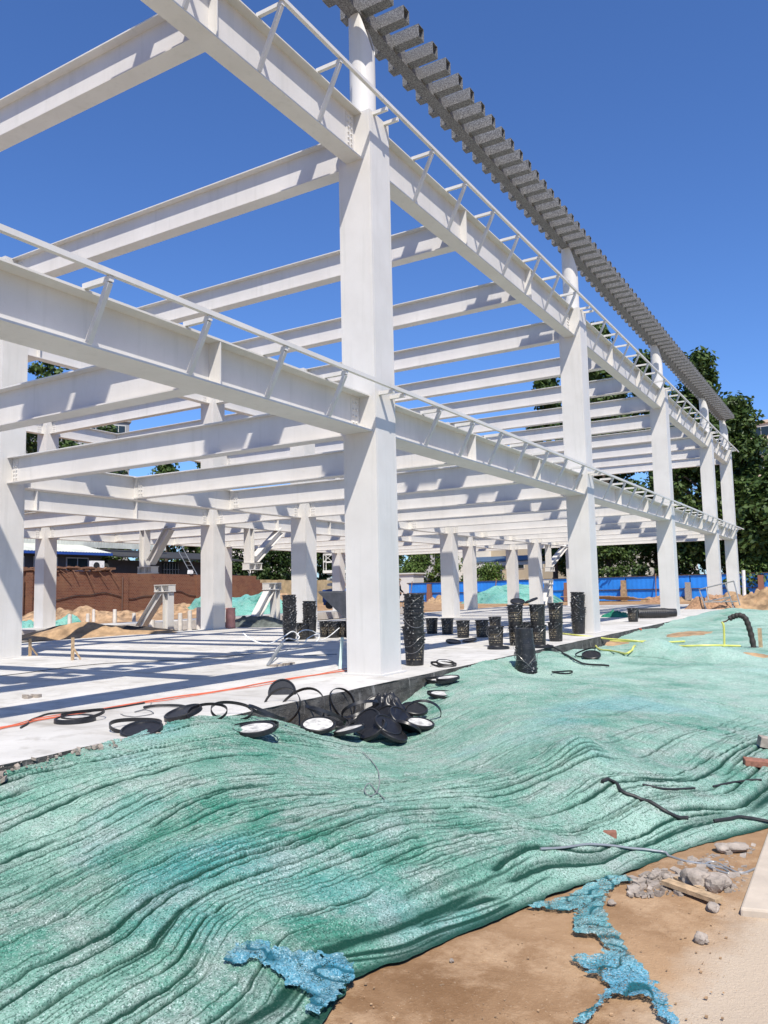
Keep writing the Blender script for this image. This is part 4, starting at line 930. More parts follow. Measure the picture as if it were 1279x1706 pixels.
# earth and loose timber along the foot of the hoarding
m = MB()
for k in range(12):
    a = fpt(28+k*.4, FZ0+.12+.03*k, 1.6+.05*k); m.obox(a+fdir*rnd.uniform(-1, 1), fdir*2.6, fn*.07, Vector((0, 0, .03)))
tag(m.build('planks', WOOD), 'long pale planks lying along the foot of the blue hoarding', 'planks', kind='stuff')
for i, (px, py, h, rx, lab) in enumerate(((735, 1004, .75, 2.2, 'low brown earth heap before the blue hoarding, right of the tall bucket stack'), (1110, 1001, .5, 3.0, 'low brown earth heap before the hoarding, left of the third front column'))):
    heap('earth_heap', at(px, py, 'z', -.32), rx, 1.4, h, SOIL, lab, 'earth heap', 20+i)
heap('net_mound', at(845, 1004, 'z', -.34), 5.2, 3.0, 2.0, NETG, 'tall mound under green net before the blue hoarding, between the inner columns', 'mound', 31, rough=.15)
heap('net_mound', at(1120, 1000, 'z', -.34)+Vector((-14, 0, 0)), 3.0, 2.0, 1.2, NETG, 'small mound under green net left of the second front column', 'mound', 32, rough=.15)

# old brick wall on the left, with a broken end
WD = 44.3
wall = MB(); prof = [(10, -.5), (10, 3.15), (27.2, 3.05), (33.2, 3.0), (33.2, 2.92), (49.5, 2.75)]
yy = 49.5; zz = 2.75
while zz > .2: yy += .42+rnd.uniform(-.15, .2); prof.append((yy, zz)); zz -= .30+rnd.uniform(-.1, .12); prof.append((yy, zz))
prof.append((yy, -.5))
wall.prism(prof, (-WD, 0, 0), (0, 1, 0), (0, 0, 1), (-.37, 0, 0))
wt = thing('brick_wall', 'old red brick wall with a broken stepped end behind the frame on the left', 'wall', (-WD, 30, 0))
def wpart(name, m, mat): o = m.build(name, mat); o.parent = wt; o.matrix_parent_inverse = Matrix.Translation((WD, -30, 0)); return o
wpart('masonry', wall, BRICK)
for yb in (17.5, 25.5, 34.0, 42.0):
    m = MB(); m.box((-WD+.002, yb, -.5), (-WD+.14, yb+.5, 2.9 if yb < 40 else 2.7)); wpart('pier', m, BRICK)
for yb in (25.2, 33.8): m = MB(); m.tube([(-WD+.2, yb, -.4), (-WD+.2, yb+.05, 2.6)], .05, 6); wpart('downpipe', m, RUST)
m = MB(); pts = [(-WD+.05, 14+i*1.3, 1.15+.22*math.sin(i*1.05)+.1*math.sin(i*2.3)) for i in range(24)]; m.tube(wob(pts, 4, 0, 1), .028, 5); wpart('sagging_cable', m, BLACKM)
m = MB()
for k in range(60):
    y = rnd.uniform(24.5, 33.3); m.obox((-WD-.15+rnd.uniform(-.1, .25), y, 3.08+rnd.uniform(0, .22)), (.12, .02, 0), (-.02, rnd.uniform(.1, .9), rnd.uniform(-.1, .1)), (0, 0, .04))
for k in range(7): m.tube([(-WD+.1, 26+k*1.1, 3.1), (-WD+.3, 26.3+k*1.15+rnd.uniform(-.2, .4), 2.6-rnd.uniform(0, .9)*(k > 3))], .035, 5)
wpart('broken_roof_edge', m, TIMBER)
# tan board fence behind the broken end
m = MB(); x0 = -52.0; i = 0; y = 50.0
BOARD = mat_plain('tan_board', (.44, .34, .19), .8, var=.3, scale=1.2)
while y < 78: m.box((x0+rnd.uniform(-.02, .02), y, -.5), (x0-.05, y+1.18, 2.55+rnd.uniform(-.05, .05))); y += 1.2
tag(m.build('board_fence', BOARD), 'tan board fence standing beyond the broken end of the brick wall', 'fence')
# long shed with a blue roof edge
DARKW = mat_plain('dark_shed_wall', (.055, .058, .062), .8, var=.3, scale=.6); GLASS = mat_plain('dark_glass', (.02, .03, .035), .12); FRAMEW = mat_plain('grey_window_frame', (.32, .34, .35), .5)
ROOFB = mat_plain('blue_roof_edge', (.02, .07, .30), .5); ROOFW = mat_plain('pale_corrugated_roof', (.52, .53, .46), .6, var=.2, scale=.8); DARKR = mat_plain('dark_roof', (.03, .03, .03), .8)
sx = -50.5
shed = thing('shed', 'long low dark shed with blue roof edge and pale corrugated roof behind the brick wall', 'shed', (sx, 30, 0))
def spart(name, m, mat, parent=None):
    o = m.build(name, mat); o.parent = parent or shed
    if parent is None: o.matrix_parent_inverse = Matrix.Translation((-sx, -30, 0))
    return o
m = MB(); m.box((sx, 14, -.5), (sx-6, 37, 4.75)); spart('wall', m, DARKW)
m = MB(); v = []
for k in range(170):
    y = 13.5+k*.142; v += [(sx+.75, y, 4.80+.03*(k % 2)), (sx-6, y, 6.3+.03*(k % 2))]
m.add(v, [(2*k, 2*k+1, 2*k+3, 2*k+2) for k in range(169)]); spart('roof', m, ROOFW)
m = MB(); m.box((sx+.80, 13.5, 4.58), (sx+.70, 37.6, 4.80)); spart('blue_edge', m, ROOFB)
m = MB(); v = []
for k in range(150):
    y = 25+k*.15; v += [(sx-3, y, 5.5), (sx-3.1+.06*(k % 2), y, 7.4)]
m.add(v, [(2*k, 2*k+1, 2*k+3, 2*k+2) for k in range(149)]); spart('sheet_screen', m, ROOFW)
for k in range(7):
    y = 15.5+k*3.0; m = MB(); m.box((sx+.06, y, 3.25), (sx-.02, y+2.2, 4.4)); w = spart('window', m, FRAMEW)
    for q in (0, 1): m = MB(); m.box((sx+.075, y+.10+q*1.05, 3.35), (sx+.063, y+1.05+q*1.05, 4.3)); o = spart('pane', m, GLASS, w); 
for w in [o for o in shed.children if o.name.startswith('window')]: pass
shed2 = thing('shed', 'dark lean-to shed with overhanging roof and barred window right of the blue edged one', 'shed', (sx, 44, 0))
def s2(name, m, mat): o = m.build(name, mat); o.parent = shed2; o.matrix_parent_inverse = Matrix.Translation((-sx, -44, 0)); return o
m = MB(); m.box((sx-.5, 38.2, -.5), (sx-5, 54, 4.3)); s2('wall', m, DARKW)
m = MB(); m.add([(sx+1.4, 37.8, 4.55), (sx+1.4, 54.4, 4.45), (sx-5.4, 54.4, 5.5), (sx-5.4, 37.8, 5.6), (sx+1.4, 37.8, 4.45), (sx+1.4, 54.4, 4.35), (sx-5.4, 54.4, 5.4), (sx-5.4, 37.8, 5.5)], [(0, 1, 2, 3), (7, 6, 5, 4), (0, 4, 5, 1), (1, 5, 6, 2), (2, 6, 7, 3), (3, 7, 4, 0)]); s2('roof', m, DARKR)
m = MB(); m.box((sx-.44, 44.5, 3.0), (sx-.52, 46.6, 4.1)); s2('window', m, GLASS)
m = MB()
for k in range(6): m.box((sx-.36, 44.6+k*.36, 3.0), (sx-.40, 44.64+k*.36, 4.1))
m.box((sx-.355, 44.5, 3.5), (sx-.405, 46.6, 3.54)); s2('bars', m, FRAMEW)
m = MB(); m.box((sx+.6, 42.3, 2.6), (sx+.55, 54, 3.05)); s2('parapet_sheet', m, DARKW)
# air conditioner on the wall, ladder, small boxes
ac = thing('air_conditioner', 'white air conditioner box standing on top of the brick wall', 'air conditioner', P(WD+.3, 31.2, 3.06))
m = MB(); m.box((-.16, 0, 0), (.16, 1.15, .78)); m.build('case', WHITEP, ac)
m = MB(); m.tube([(.166, .42+.27*math.cos(t), .39+.27*math.sin(t)) for t in np.linspace(0, 2*math.pi, 20)[:-1]], .02, 5, closed=True); m.lathe([(0, 0), (.25, 0)], 20); m.v = m.v[:19*5]+[(.163, .42+x[0], .39+x[1]) for x in m.v[19*5:]]; m.build('fan_grille', BLACKM, ac)
ld = thing('ladder', 'thin metal ladder leaning on the dark lean-to above the brick wall', 'ladder', P(WD+1.5, 43.2, 2.6))
m = MB(); m.tube([(0, 0, 0), (-1.6, -.9, 3.4)], .035, 5); m.build('rail', GALV, ld); m = MB(); m.tube([(0, .75, 0), (-1.6, -.15, 3.4)], .035, 5); m.build('rail', GALV, ld)
for k in range(1, 9): t = k/9; m = MB(); m.tube([(-1.6*t, -.9*t, 3.4*t), (-1.6*t, .75-.9*t, 3.4*t)], .022, 5); m.build('rung', GALV, ld)
for i, (y, h, lab) in enumerate(((41.4, .32, 'small white box on the brick wall right of the hanging brace'), (44.6, .5, 'small white bag on the brick wall left of the ladder'))):
    m = MB(); m.prism([(-.2, 0), (.2, 0), (.22, h*.7), (.1, h), (-.15, h)], P(WD+.2, y, 2.9-.02*i), (0, 1, 0), (0, 0, 1), (.3, 0, 0)); tag(m.build('sack', WHITEP), lab, 'sack')
# dug earth in front of the wall, and the clutter among the stubs
for i, (px, py, rx, ry, h, lab) in enumerate(((130, 1036, 4.2, 2.2, .62, 'pale dug earth heap right of the rearmost white column'), (215, 1030, 5.0, 2.0, .55, 'pale dug earth heap before the brick wall behind the standing brace'), (300, 1024, 5.5, 2.2, .66, 'pale dug earth heap before the brick wall left of the inner column'), (425, 1012, 6.5, 3, 1.45, 'tall dug earth heap at the broken end of the brick wall'), (60, 1040, 3.5, 2, .5, 'pale dug earth heap at the foot of the wall beside the leftmost column'))):
    heap('earth_heap', at(px, py, 'z', -.42), rx, ry, h, SOIL2, lab, 'earth heap', 40+i, group='earth heaps before the brick wall')
heap('net_mound', at(410, 1026, 'z', -.40), 4.4, 1.9, 1.35, NETG, 'blue green net thrown over earth right of the inner column', 'mound', 51, rough=.2)
heap('net_mound', at(108, 1044, 'z', -.35), 1.3, .8, .55, NETG, 'small turquoise net heap at the foot of the rearmost column', 'mound', 52, rough=.2)
heap('net_mound', at(45, 1045, 'z', -.35), .8, .6, .35, NETG, 'tiny turquoise net heap between the two leftmost columns', 'mound', 53, rough=.2)
heap('net_mound', at(335, 1022, 'z', -.35), 2.0, .9, .9, NETG, 'bluish net heap left of the inner column before the wall', 'mound', 54, rough=.2)
# the earth heap with black sheeting on the slab
hp = at(165, 1058, 'z', -.02)
heap('earth_heap', hp, 2.6, 1.2, .24, SOIL, 'brown earth heap on the floor partly under black sheeting', 'earth heap', 61, rot=R(25))
sh_ = heap('black_sheeting', hp+Vector((-.75, .75, .0)), 2.5, .6, .30, CLOTHB, 'black sheeting thrown over the back of the brown earth heap', 'sheeting', 62, rough=.2, rot=R(32))
# pale concrete stubs
STUB = mat_plain('pale_stub', (.62, .58, .52), .85)
for i, (px, py, h, w, lab) in enumerate(((146, 1037, .42, .09, 'short pale stub right of the black sheeting crest'), (191, 1036, .60, .10, 'tall pale stub right of the earth heap'), (223, 1038, .45, .09, 'pale stub left of the standing brace diagonal'), (300, 1046, .55, .09, 'pale stub right of the standing brace post'), (316, 1044, .62, .09, 'pale stub between standing brace and inner column'), (331, 1040, .7, .10, 'pale stub touching the left side of the inner column'), (156, 1030, .5, .09, 'pale stub at the back before the wall'), (116, 1040, .45, .1, 'white stub beside the small turquoise heap'), (253, 1046, .3, .12, 'grey stub below the standing brace diagonal'), (283, 1046, .3, .12, 'grey low stub hidden behind the standing brace post'))):
    p = at(px, py, 'z', -.1); t = MB(); t.lathe([(w*1.15, -.2), (w, .0), (w*.92, h), (0, h+.01)], 10); o = t.build('concrete_stub', STUB); o.location = p; tag(o, lab, 'stub', 'pale concrete stubs')
p = at(384, 1047, 'z', 0); m = MB(); m.lathe([(.0, .004), (.155, .004), (.165, .03), (.15, .32), (.165, .34), (.15, .62), (.165, .64), (.16, .68), (.13, .68), (.13, .5), (0, .5)], 18); o = m.build('pink_drum', PINK); o.location = p; tag(o, 'tall pink plastic drum at the right foot of the inner column', 'drum')
heap('grey_fabric', at(430, 1044, 'z', 0), 1.9, .55, .28, mat_plain('grey_green_fabric', (.10, .115, .105), .85, var=.5, scale=5), 'grey green fabric heaped at the foot of the second standing brace', 'fabric', 71)
# grey skip seen beside the nearest column
sk = thing('hopper', 'grey sheet metal hopper with sloping side partly behind the nearest column', 'hopper', at(585, 1045, 'z', 0))
m = MB(); m.add([(-.95, -.4, 1.12), (.8, -.4, 1.12), (.8, .5, 1.12), (-.95, .5, 1.12), (-.1, -.2, .30), (.5, -.2, .30), (.5, .3, .30), (-.1, .3, .30)], [(4, 5, 6, 7), (0, 1, 5, 4), (1, 2, 6, 5), (2, 3, 7, 6), (3, 0, 4, 7)])
o = m.build('bin', GREYM, sk); so_ = o.modifiers.new('solid', 'SOLIDIFY'); so_.thickness = .02
for x, y in ((-.05, -.15), (.45, -.15), (.45, .25), (-.05, .25)): m = MB(); m.box((x-.03, y-.03, 0), (x+.03, y+.03, .34)); m.build('leg', GREYM, sk)
m = MB(); m.tube([(-.95, -.4, 1.13), (.8, -.4, 1.13), (.8, .5, 1.13), (-.95, .5, 1.13)], .03, 6, closed=True); m.build('rim', GALV, sk)

# ================================================================== houses far behind
HBEIGE = mat_plain('beige_render', (.52, .44, .31), .85, var=.1, scale=.3); HWHITE = mat_plain('pale_render', (.58, .57, .53), .85, var=.1, scale=.3); HGREY = mat_plain('grey_render', (.25, .255, .26), .85, var=.15, scale=.3); HCREAM = mat_plain('cream_render', (.66, .53, .40), .85, var=.08, scale=.2)
def house(label, o, wdt, dep, hgt, mat, rows, ncol, yaw=0.0, wmat=GLASS, group=None, band=None, wz=.48):
    """a block with its front (windowed) face looking towards -Y of its own frame"""
    b = thing('house', label, 'building', o, yaw, group); m = MB(); m.box((-wdt/2, 0, -1), (wdt/2, dep, hgt)); m.build('wall', mat, b)
    m = MB(); m.box((-wdt/2-.25, -.25, hgt+.003), (wdt/2+.25, dep+.25, hgt+.5)); m.build('roof', mat if not band else band, b)
    fh = hgt/rows; cw = wdt/ncol
    for r in range(rows):
        for c in range(ncol):
            x = -wdt/2+cw*(c+.5); z = fh*(r+.32); ww, hh = cw*.30, fh*wz
            f = MB(); f.box((x-ww-.08, -.06, z-.08), (x+ww+.08, .02, z+hh+.08)); fo = f.build('window', HWHITE, b)
            g_ = MB(); g_.box((x-ww, -.085, z), (x-.04, -.063, z+hh)); g_.box((x+.04, -.085, z), (x+ww, -.063, z+hh)); g_.build('pane', wmat, fo)
    return b
def hloc(px, y): p = at(px, 975, 'y', y); return Vector((p.x, y, -.4))
house('cream high block peeping over the tall trees at the right rim', hloc(1285, 138), 13, 12, 28.2, HCREAM, 9, 3, R(-6))
house('beige three storey house with dark windows beyond the hoarding, left of the second front column', hloc(880, 98), 20, 10, 9.6, HBEIGE, 3, 6, R(-18))
house('white two storey house half hidden by bushes right of the nearest column', hloc(722, 96), 11, 8, 8.2, HWHITE, 2, 4, R(-22))
house('white house in the deep shade of trees between the second and third front columns', hloc(1045, 92), 12, 8, 8.6, HWHITE, 2, 4, R(-10))
aw = thing('canopy', 'long blue grey canopy roof before the beige house', 'canopy', at(870, 938, 'y', 84))
m = MB(); m.add([(-7.5, -1.6, .35), (7.5, -1.6, .35), (7.5, 1.2, 1.0), (-7.5, 1.2, 1.0), (-7.5, -1.6, .2), (7.5, -1.6, .2), (7.5, 1.2, .85), (-7.5, 1.2, .85)], [(0, 1, 2, 3), (7, 6, 5, 4), (0, 4, 5, 1), (1, 5, 6, 2), (2, 6, 7, 3), (3, 7, 4, 0)]); m.build('roof', mat_plain('blue_grey_sheet', (.07, .11, .16), .5), aw)
m = MB(); m.box((-7.4, -1.5, -.25), (7.4, -1.4, .195)); m.build('fascia', HWHITE, aw)
for x in (-7, -2.3, 2.3, 7): m = MB(); m.box((x-.1, -1.4, -5), (x+.1, -1.2, .19)); m.build('support', HWHITE, aw)
house('grey apartment block with balconies seen through the frame at the upper left', Vector((-92, 62, -.4)), 22, 14, 27, HGREY, 9, 7, R(58))
house('pale apartment block seen between the beams in the middle left', Vector((-98, 112, -.4)), 24, 14, 21, HWHITE, 7, 7, R(48))
# small white sheds by the hoarding
m = MB(); p = at(676, 972, 'y', 71); m.box(p+Vector((-1.6, 0, -2.0)), p+Vector((1.0, 2.5, 1.05))); m.box(p+Vector((-1.8, -.2, 1.053)), p+Vector((1.2, 2.7, 1.2))); tag(m.build('cabin', HWHITE), 'small white cabin behind the worker with the yellow helmet', 'cabin')

# ================================================================== trees
LEAFD = mat_leaf('dark_leaves', (.028, .062, .014), (.092, .140, .036)); LEAFM = mat_leaf('mid_green_leaves', (.045, .095, .018), (.135, .19, .045)); LEAFB = mat_leaf('bamboo_leaves', (.018, .045, .012), (.060, .095, .025))
BARK = mat_plain('dark_bark', (.085, .065, .05), .95, var=.35, scale=3, bump=.5)
def crown_mesh(h0, h1, rad, ncl, nlf, leaf, seed, shape='oval', cl_r=1.1):
    g_ = np.random.default_rng(seed); c = []
    while len(c) < ncl:
        t = g_.random(); a = g_.random()*2*np.pi; q = g_.random()**.45
        if shape == 'oval': rr = rad*np.sin(np.pi*min(.985, .10+.90*t)**.8)*(.75+.35*vn(math.cos(a)*1.5+t*3, math.sin(a)*1.5, seed))
        elif shape == 'bush': rr = rad*(1-.55*t*t)*(.8+.3*vn(math.cos(a)*2+t*3, math.sin(a)*2, seed))
        else: rr = rad*(.55+.45*math.sin(math.pi*t))*(.8+.4*vn(math.cos(a)*2+t*5, math.sin(a)*2, seed))
        c.append((math.cos(a)*rr*q, math.sin(a)*rr*q, h0+(h1-h0)*t, cl_r*g_.uniform(.55, 1.25)))
    c = np.array(c); k = g_.integers(0, ncl, nlf); dirs = g_.normal(size=(nlf, 3)); dirs /= np.linalg.norm(dirs, axis=1)[:, None]
    pos = c[k, :3]+dirs*(g_.random(nlf)**.5)[:, None]*c[k, 3][:, None]*np.array([1, 1, .75])
    nrm = dirs*.6+g_.normal(size=(nlf, 3))*.6+np.array([0, 0, .5]); nrm /= np.linalg.norm(nrm, axis=1)[:, None]
    u = np.cross(nrm, g_.normal(size=(nlf, 3))); u /= np.linalg.norm(u, axis=1)[:, None]+1e-9; w = np.cross(nrm, u)
    s = leaf*g_.uniform(.6, 1.35, nlf)[:, None]
    v = np.stack([pos-u*s, pos-w*s*.55+u*s*.1, pos+u*s, pos+w*s*.55+u*s*.1], 1).reshape(-1, 3)
    return v, np.arange(nlf*4).reshape(-1, 4), c
def make_tree(name, label, loc, h, rad, trunk, ncl, nlf, leaf, mat, seed, shape='oval', group=None, lean=0., cl_r=1.1, tr=.28):
    t = thing(name, label, 'tree', loc, 0, group); v, f, c = crown_mesh(trunk, h, rad, ncl, nlf, leaf, seed, shape, cl_r)
    npmesh('crown', v, f, mat, t, smooth=False)
    m = MB(); top = Vector((lean, .2, h*.82)); pts = [Vector((0, 0, -.5)), Vector((.1, .05, h*.2)), Vector((lean*.5, .1, h*.5)), top]; m.tube(pts, [tr, tr*.8, tr*.5, tr*.15], 8)
    for i in range(min(12, ncl)):
        q = c[(i*7) % ncl]; a = max(trunk*.6, min(h*.7, q[2]-2.0)); s0 = Vector((lean*a/h, .1, a)); m.tube([s0, (s0+Vector(q[:3]))*.5+Vector((0, 0, .4)), Vector(q[:3])], [tr*.4, tr*.25, tr*.08], 5)
    m.build('trunk', BARK, t); return t
TG = 'tall trees beyond the hoarding'
def tl(px, y): p = at(px, 975, 'y', y); return Vector((p.x, y, -.4))
def hgt(px, py, y): return at(px, py, 'y', y).z+.4
big = [('tall_tree', 1015, 68, 545, 5.2, 'tallest dark tree beyond the hoarding, right of the second front column'), ('tall_tree', 925, 76, 615, 4.6, 'dark tree whose top shows left of the second front column'), ('tall_tree', 1095, 71, 590, 4.8, 'dark tree behind the third front column'), ('tall_tree', 1185, 66, 592, 4.6, 'dark tree with loose top rising behind the far end of the cornice'), ('tall_tree', 1246, 68, 668, 5.2, 'broad dark tree right of the last front column'), ('tall_tree', 1310, 64, 765, 5.5, 'broad dark tree cut by the right rim'), ('tall_tree', 970, 84, 690, 6.5, 'wide dark tree far back between the first two front columns'), ('tall_tree', 1210, 84, 690, 6.5, 'wide dark tree far back behind the last front column')]
for i, (nm, px, y, top, rad, lab) in enumerate(big):
    h = hgt(px, top, y); make_tree(nm, lab, tl(px, y), h, rad, h*.16, 110, 15000, .26, LEAFD, 100+i, 'oval', TG, rnd.uniform(-.6, .6), 1.35, .34)
low = [(705, 78, 905, 3.6, 'round green tree right of the nearest column behind the hoarding'), (752, 82, 895, 3.2, 'green tree half hidden by the inner column right of the nearest one'), (812, 74, 945, 3.4, 'low round bush before the blue grey canopy'), (680, 74, 940, 2.6, 'low round bush touching the nearest column on its right'), (1030, 66, 880, 3.0, 'low dark tree in the shade right of the second front column'), (1140, 66, 890, 3.2, 'low dark tree in the shade between the third and fourth front columns'), (960, 80, 900, 3.4, 'low dark tree behind the second front column'), (1262, 62, 930, 2.6, 'olive bush at the right rim just above the hoarding')]
for i, (px, y, top, rad, lab) in enumerate(low):
    h = hgt(px, top, y); make_tree('bush', lab, tl(px, y), h, rad, h*.18, 46, 5200, .17, LEAFM if i in (0, 1, 2, 3, 7) else LEAFD, 140+i, 'bush', 'low trees and bushes beyond the hoarding', 0, .85, .14)
def tld(px, d): p = at(px, 985, 'd', d); return Vector((p.x, p.y, -.4))
def hgtd(px, py, d): return at(px, py, 'd', d).z+.4
left = [(75, 66, 570, 5.5, 'tall dark tree behind the shed at the far left'), (175, 72, 705, 5.0, 'dark tree behind the shed whose top shows among the beams'), (-20, 64, 600, 5.5, 'tall dark tree at the left rim behind the shed'), (275, 75, 770, 5.0, 'dark tree behind the lean-to left of the inner column'), (345, 74, 760, 4.6, 'dark tree behind the ladder'), (620, 84, 690, 5.0, 'dark tree hidden mostly by the nearest column'), (650, 74, 800, 4.0, 'dark tree straight behind the nearest column'), (560, 80, 780, 4.6, 'dark tree behind the lift left of the nearest column')]
for i, (px, d, top, rad, lab) in enumerate(left):
    h = hgtd(px, top, d); make_tree('tall_tree', lab, tld(px, d), h, rad, h*.16, 90, 9000, .28, LEAFD, 170+i, 'oval', 'trees behind the sheds', rnd.uniform(-.6, .6), 1.35, .32)
for i, px in enumerate((395, 418, 440, 462, 485, 508, 532, 555)):
    d = 56+rnd.uniform(-1.5, 1.5); h = hgtd(px, 845+rnd.uniform(-10, 14), d); make_tree('bamboo_clump', ['bamboo like dark clump just right of the inner column', 'second dark clump right of the inner column', 'third dark clump, above the broken end of the wall', 'fourth dark clump, above the tan board fence', 'fifth dark clump, left of the column with bucket towers', 'sixth dark clump, behind the column with bucket towers', 'seventh dark clump, left of the lift', 'eighth dark clump, behind the lift'][i], tld(px, d), h, 1.9, .6, 44, 5200, .20, LEAFB, 190+i, 'column', 'dark clumps beyond the board fence', 0, .95, .12)

# ================================================================== people and the lift
SKIN = mat_plain('skin', (.42, .25, .17), .6); HELMET = mat_plain('yellow_helmet', (.70, .38, .02), .35); JACKET = mat_plain('dark_jacket', (.022, .024, .035), .85); TROUSER = mat_plain('dark_trousers', (.025, .026, .03), .85); TROUSERW = mat_plain('white_trousers', (.55, .54, .52), .85); SHIRT = mat_plain('grey_shirt', (.20, .21, .23), .85)
def skin_body(name, verts, edges, radii, mat, parent):
    me = bpy.data.meshes.new(name); me.from_pydata(verts, edges, []); o = bpy.data.objects.new(name, me); link(o, parent)
    md = o.modifiers.new('skin', 'SKIN'); sk = me.skin_vertices[0].data if me.skin_vertices else None
    if sk is None:
        bm = bmesh.new(); bm.from_mesh(me); bm.verts.layers.skin.verify(); bm.to_mesh(me); bm.free(); sk = me.skin_vertices[0].data
    for i, r in enumerate(radii): sk[i].radius = r if hasattr(r, '__len__') else (r, r)
    sk[0].use_root = True
    sb = o.modifiers.new('sub', 'SUBSURF'); sb.levels = 2; sb.render_levels = 2; me.materials.append(mat); return o
def person(label, loc, rz, top_mat, leg_mat, helmet=True, bend=.0, arm=.25):
    t = thing('person', label, 'person', loc, rz)
    b = bend
    V = [(0, 0, .95), (0, -.02*b, 1.12), (0, -.10*b, 1.32), (0, -.16*b, 1.45), (0, -.18*b, 1.52), (0, -.2*b, 1.60), (0, -.2*b, 1.70),
         (-.10, 0, .90), (-.12, -.02, .50), (-.13, .02, .09), (-.13, -.13, .04), (.10, 0, .90), (.12, .03, .50), (.13, .04, .09), (.13, -.11, .04),
         (-.19, -.13*b, 1.41), (-.26, -.02-.1*b, 1.14), (-.24, -arm, .95), (-.22, -arm-.08, .87), (.19, -.13*b, 1.41), (.27, -.02-.1*b, 1.14), (.24, -arm, .97), (.21, -arm-.08, .89)]
    E_ = [(0, 1), (1, 2), (2, 3), (3, 4), (4, 5), (5, 6), (0, 7), (7, 8), (8, 9), (9, 10), (0, 11), (11, 12), (12, 13), (13, 14), (3, 15), (15, 16), (16, 17), (17, 18), (3, 19), (19, 20), (20, 21), (21, 22)]
    Rr = [(.15, .11), (.14, .105), (.165, .115), (.13, .09), .055, .085, .095, .09, .062, .042, .038, .09, .062, .042, .038, .062, .046, .034, .035, .062, .046, .034, .035]
    body = skin_body('body', V, E_, Rr, SKIN, t)
    up_ = [0, 1, 2, 3, 15, 16, 17, 19, 20, 21]; mp = {q: i for i, q in enumerate(up_)}
    skin_body('jacket', [V[q] for q in up_], [(mp[a], mp[c]) for a, c in E_ if a in mp and c in mp], [tuple(x+.016 for x in (Rr[q] if hasattr(Rr[q], '__len__') else (Rr[q], Rr[q]))) for q in up_], top_mat, t)
    lo = [0, 7, 8, 9, 11, 12, 13]; mp = {q: i for i, q in enumerate(lo)}
    skin_body('trousers', [V[q] for q in lo], [(mp[a], mp[c]) for a, c in E_ if a in mp and c in mp], [tuple(x+.012 for x in (Rr[q] if hasattr(Rr[q], '__len__') else (Rr[q], Rr[q]))) for q in lo], leg_mat, t)
    if helmet:
        m = MB(); m.lathe([(.150, 0), (.125, .012), (.125, .05), (.11, .10), (.07, .135), (0, .148)], 20, (0, -.2*b-.01, 1.70)); m.box((-.07, -.2*b-.19, 1.700), (.07, -.2*b-.11, 1.712)); m.build('helmet', HELMET, t)
    m = MB()
    for q in (-1, 1): m.lathe([(0, -.012), (.012, 0), (0, .012)], 8, (q*.033, -.2*b-.093, 1.655))
    m.lathe([(.012, -.02), (.016, 0), (.004, .03)], 8, (0, -.2*b-.10, 1.625)); m.build('face', SKIN, t)
    return t
pp = at(683, 985, 'd', 16.0); pp.z = 0
d37 = P(18.9, 33.2, 0)
person('worker in dark jacket and yellow helmet behind the tall bucket stack', at(683, 1012, 'z', .0)*.0+d37, R(100), JACKET, TROUSER, True, .35)
# scissor lift left of the nearest column, mostly behind it
LB = P(23.5, 34.5, 0); lift = thing('scissor_lift', 'white railed scissor lift on a blue base, mostly behind the nearest column', 'lift', LB, R(28))
LBLUE = mat_plain('lift_blue', (.015, .06, .22), .5); LWHITE = mat_plain('lift_white', (.66, .65, .60), .5); LGREY = mat_plain('lift_grey', (.42, .43, .40), .5, .2)
m = MB(); m.box((-1.5, -.6, .25), (1.5, .6, .75)); m.box((-1.55, -.62, .45), (-.9, .62, 1.25)); m.build('base', LBLUE, lift)
for x in (-1.1, 1.1):
    for y in (-.62, .62): m = MB(); m.tube([(x, y-.09, .27), (x, y+.09, .27)], .27, 18); m.build('wheel', BLACKM, lift)
for k in range(4):
    z0 = .85+k*.36; z1 = z0+.36
    for sg in (1, -1):
        for y in (-.5, .5): m = MB(); m.obox(Vector((0, y+.035*sg, (z0+z1)/2)), Vector((1.25, 0, .18*sg)), Vector((0, .025, 0)), Vector((-.18*sg*.06, 0, .065))); m.build('scissor_arm', LGREY, lift)
m = MB(); m.box((-1.5, -.7, 2.32), (1.5, .7, 2.50)); m.build('platform', LWHITE, lift)
m = MB()
for z in (3.05, 3.55): m.tube([(-1.45, -.66, z), (1.45, -.66, z), (1.45, .66, z), (-1.45, .66, z)], .03, 6, closed=True)
for x in np.linspace(-1.45, 1.45, 6):
    for y in (-.66, .66): m.tube([(x, y, 2.5), (x, y, 3.55)], .028, 6)
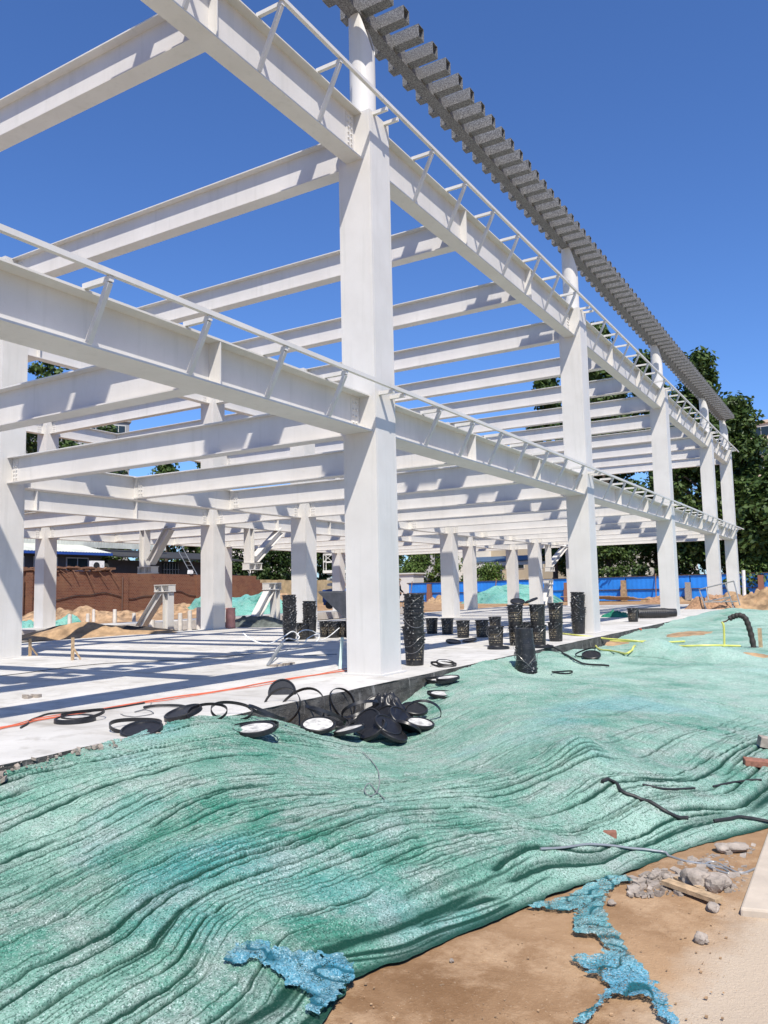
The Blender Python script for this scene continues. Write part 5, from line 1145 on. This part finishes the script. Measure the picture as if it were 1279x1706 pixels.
for k in range(3): x = -1.45+k*.58; m.tube([(x, -.66, 3.05), (x+.58, -.66, 3.55)], .018, 5); m.tube([(x, -.66, 3.55), (x+.58, -.66, 3.05)], .018, 5)
m.build('railing', LWHITE, lift)
rz = R(28); c_, s__ = math.cos(rz), math.sin(rz)
def onlift(x, y): return LB+Vector((x*c_-y*s__, x*s__+y*c_, 2.502))
person('worker in pale trousers standing at the left on the lift platform', onlift(-.75, -.1), R(190), SHIRT, TROUSERW, True, .2)
person('worker in dark trousers standing right of the other on the lift platform', onlift(-.15, .1), R(170), JACKET, TROUSER, True, .2)

for i, (px, py, rx, ry, h, lab) in enumerate(((1010, 1070, 1.0, .8, .05, 'brown soil patch under the yellow hose loops'), (1160, 1058, .9, .9, .07, 'tan soil patch in the middle of the far net'), (1235, 1095, 1.0, .35, .07, 'tan soil patch at the foot of the hose post'), (1110, 1092, .7, .3, .05, 'narrow tan soil patch behind the green hump'))):
    c = on_net([(px, py)], -.015)[0]; heap('soil_patch', c, rx, ry, h, SOIL, lab, 'soil patch', 80+i, rough=.5, group='bare soil patches on the far net')
# broken lip of the slab at the left
m = MB()
for i in range(240):
    y = rnd.uniform(-7.2, -3.6); s_ = .004+.018*rnd.random()**3; d = -.46-rnd.random()**2*.16; a = rnd.uniform(0, 3)
    z = min(-.005, float(net_height(np.array([-d]), np.array([y]), False)[0][0])+.02) if d < -.47 else -.01
    m.obox(P(d, y, z+s_*.3), (s_*math.cos(a), s_*math.sin(a), rnd.uniform(-.4, .4)*s_), (-s_*.7*math.sin(a), s_*.7*math.cos(a), rnd.uniform(-.4, .4)*s_), (0, 0, s_*.6))
tag(m.build('rubble', ROCK), 'crumbled grey lip of the slab edge at the left above the net', 'rubble', kind='stuff')
heap('black_plastic', at(648, 1214, 'z', -.36), .42, .30, .26, BLACK, 'crumpled black plastic at the heart of the dark lid pile', 'plastic', 91, rough=.45)
stick('board', at(650, 1188, 'z', -.30), at(654, 1162, 'd', -.75), .05, .03, WOOD, 'short pale wood chunk standing in the dark lid pile', 'board')
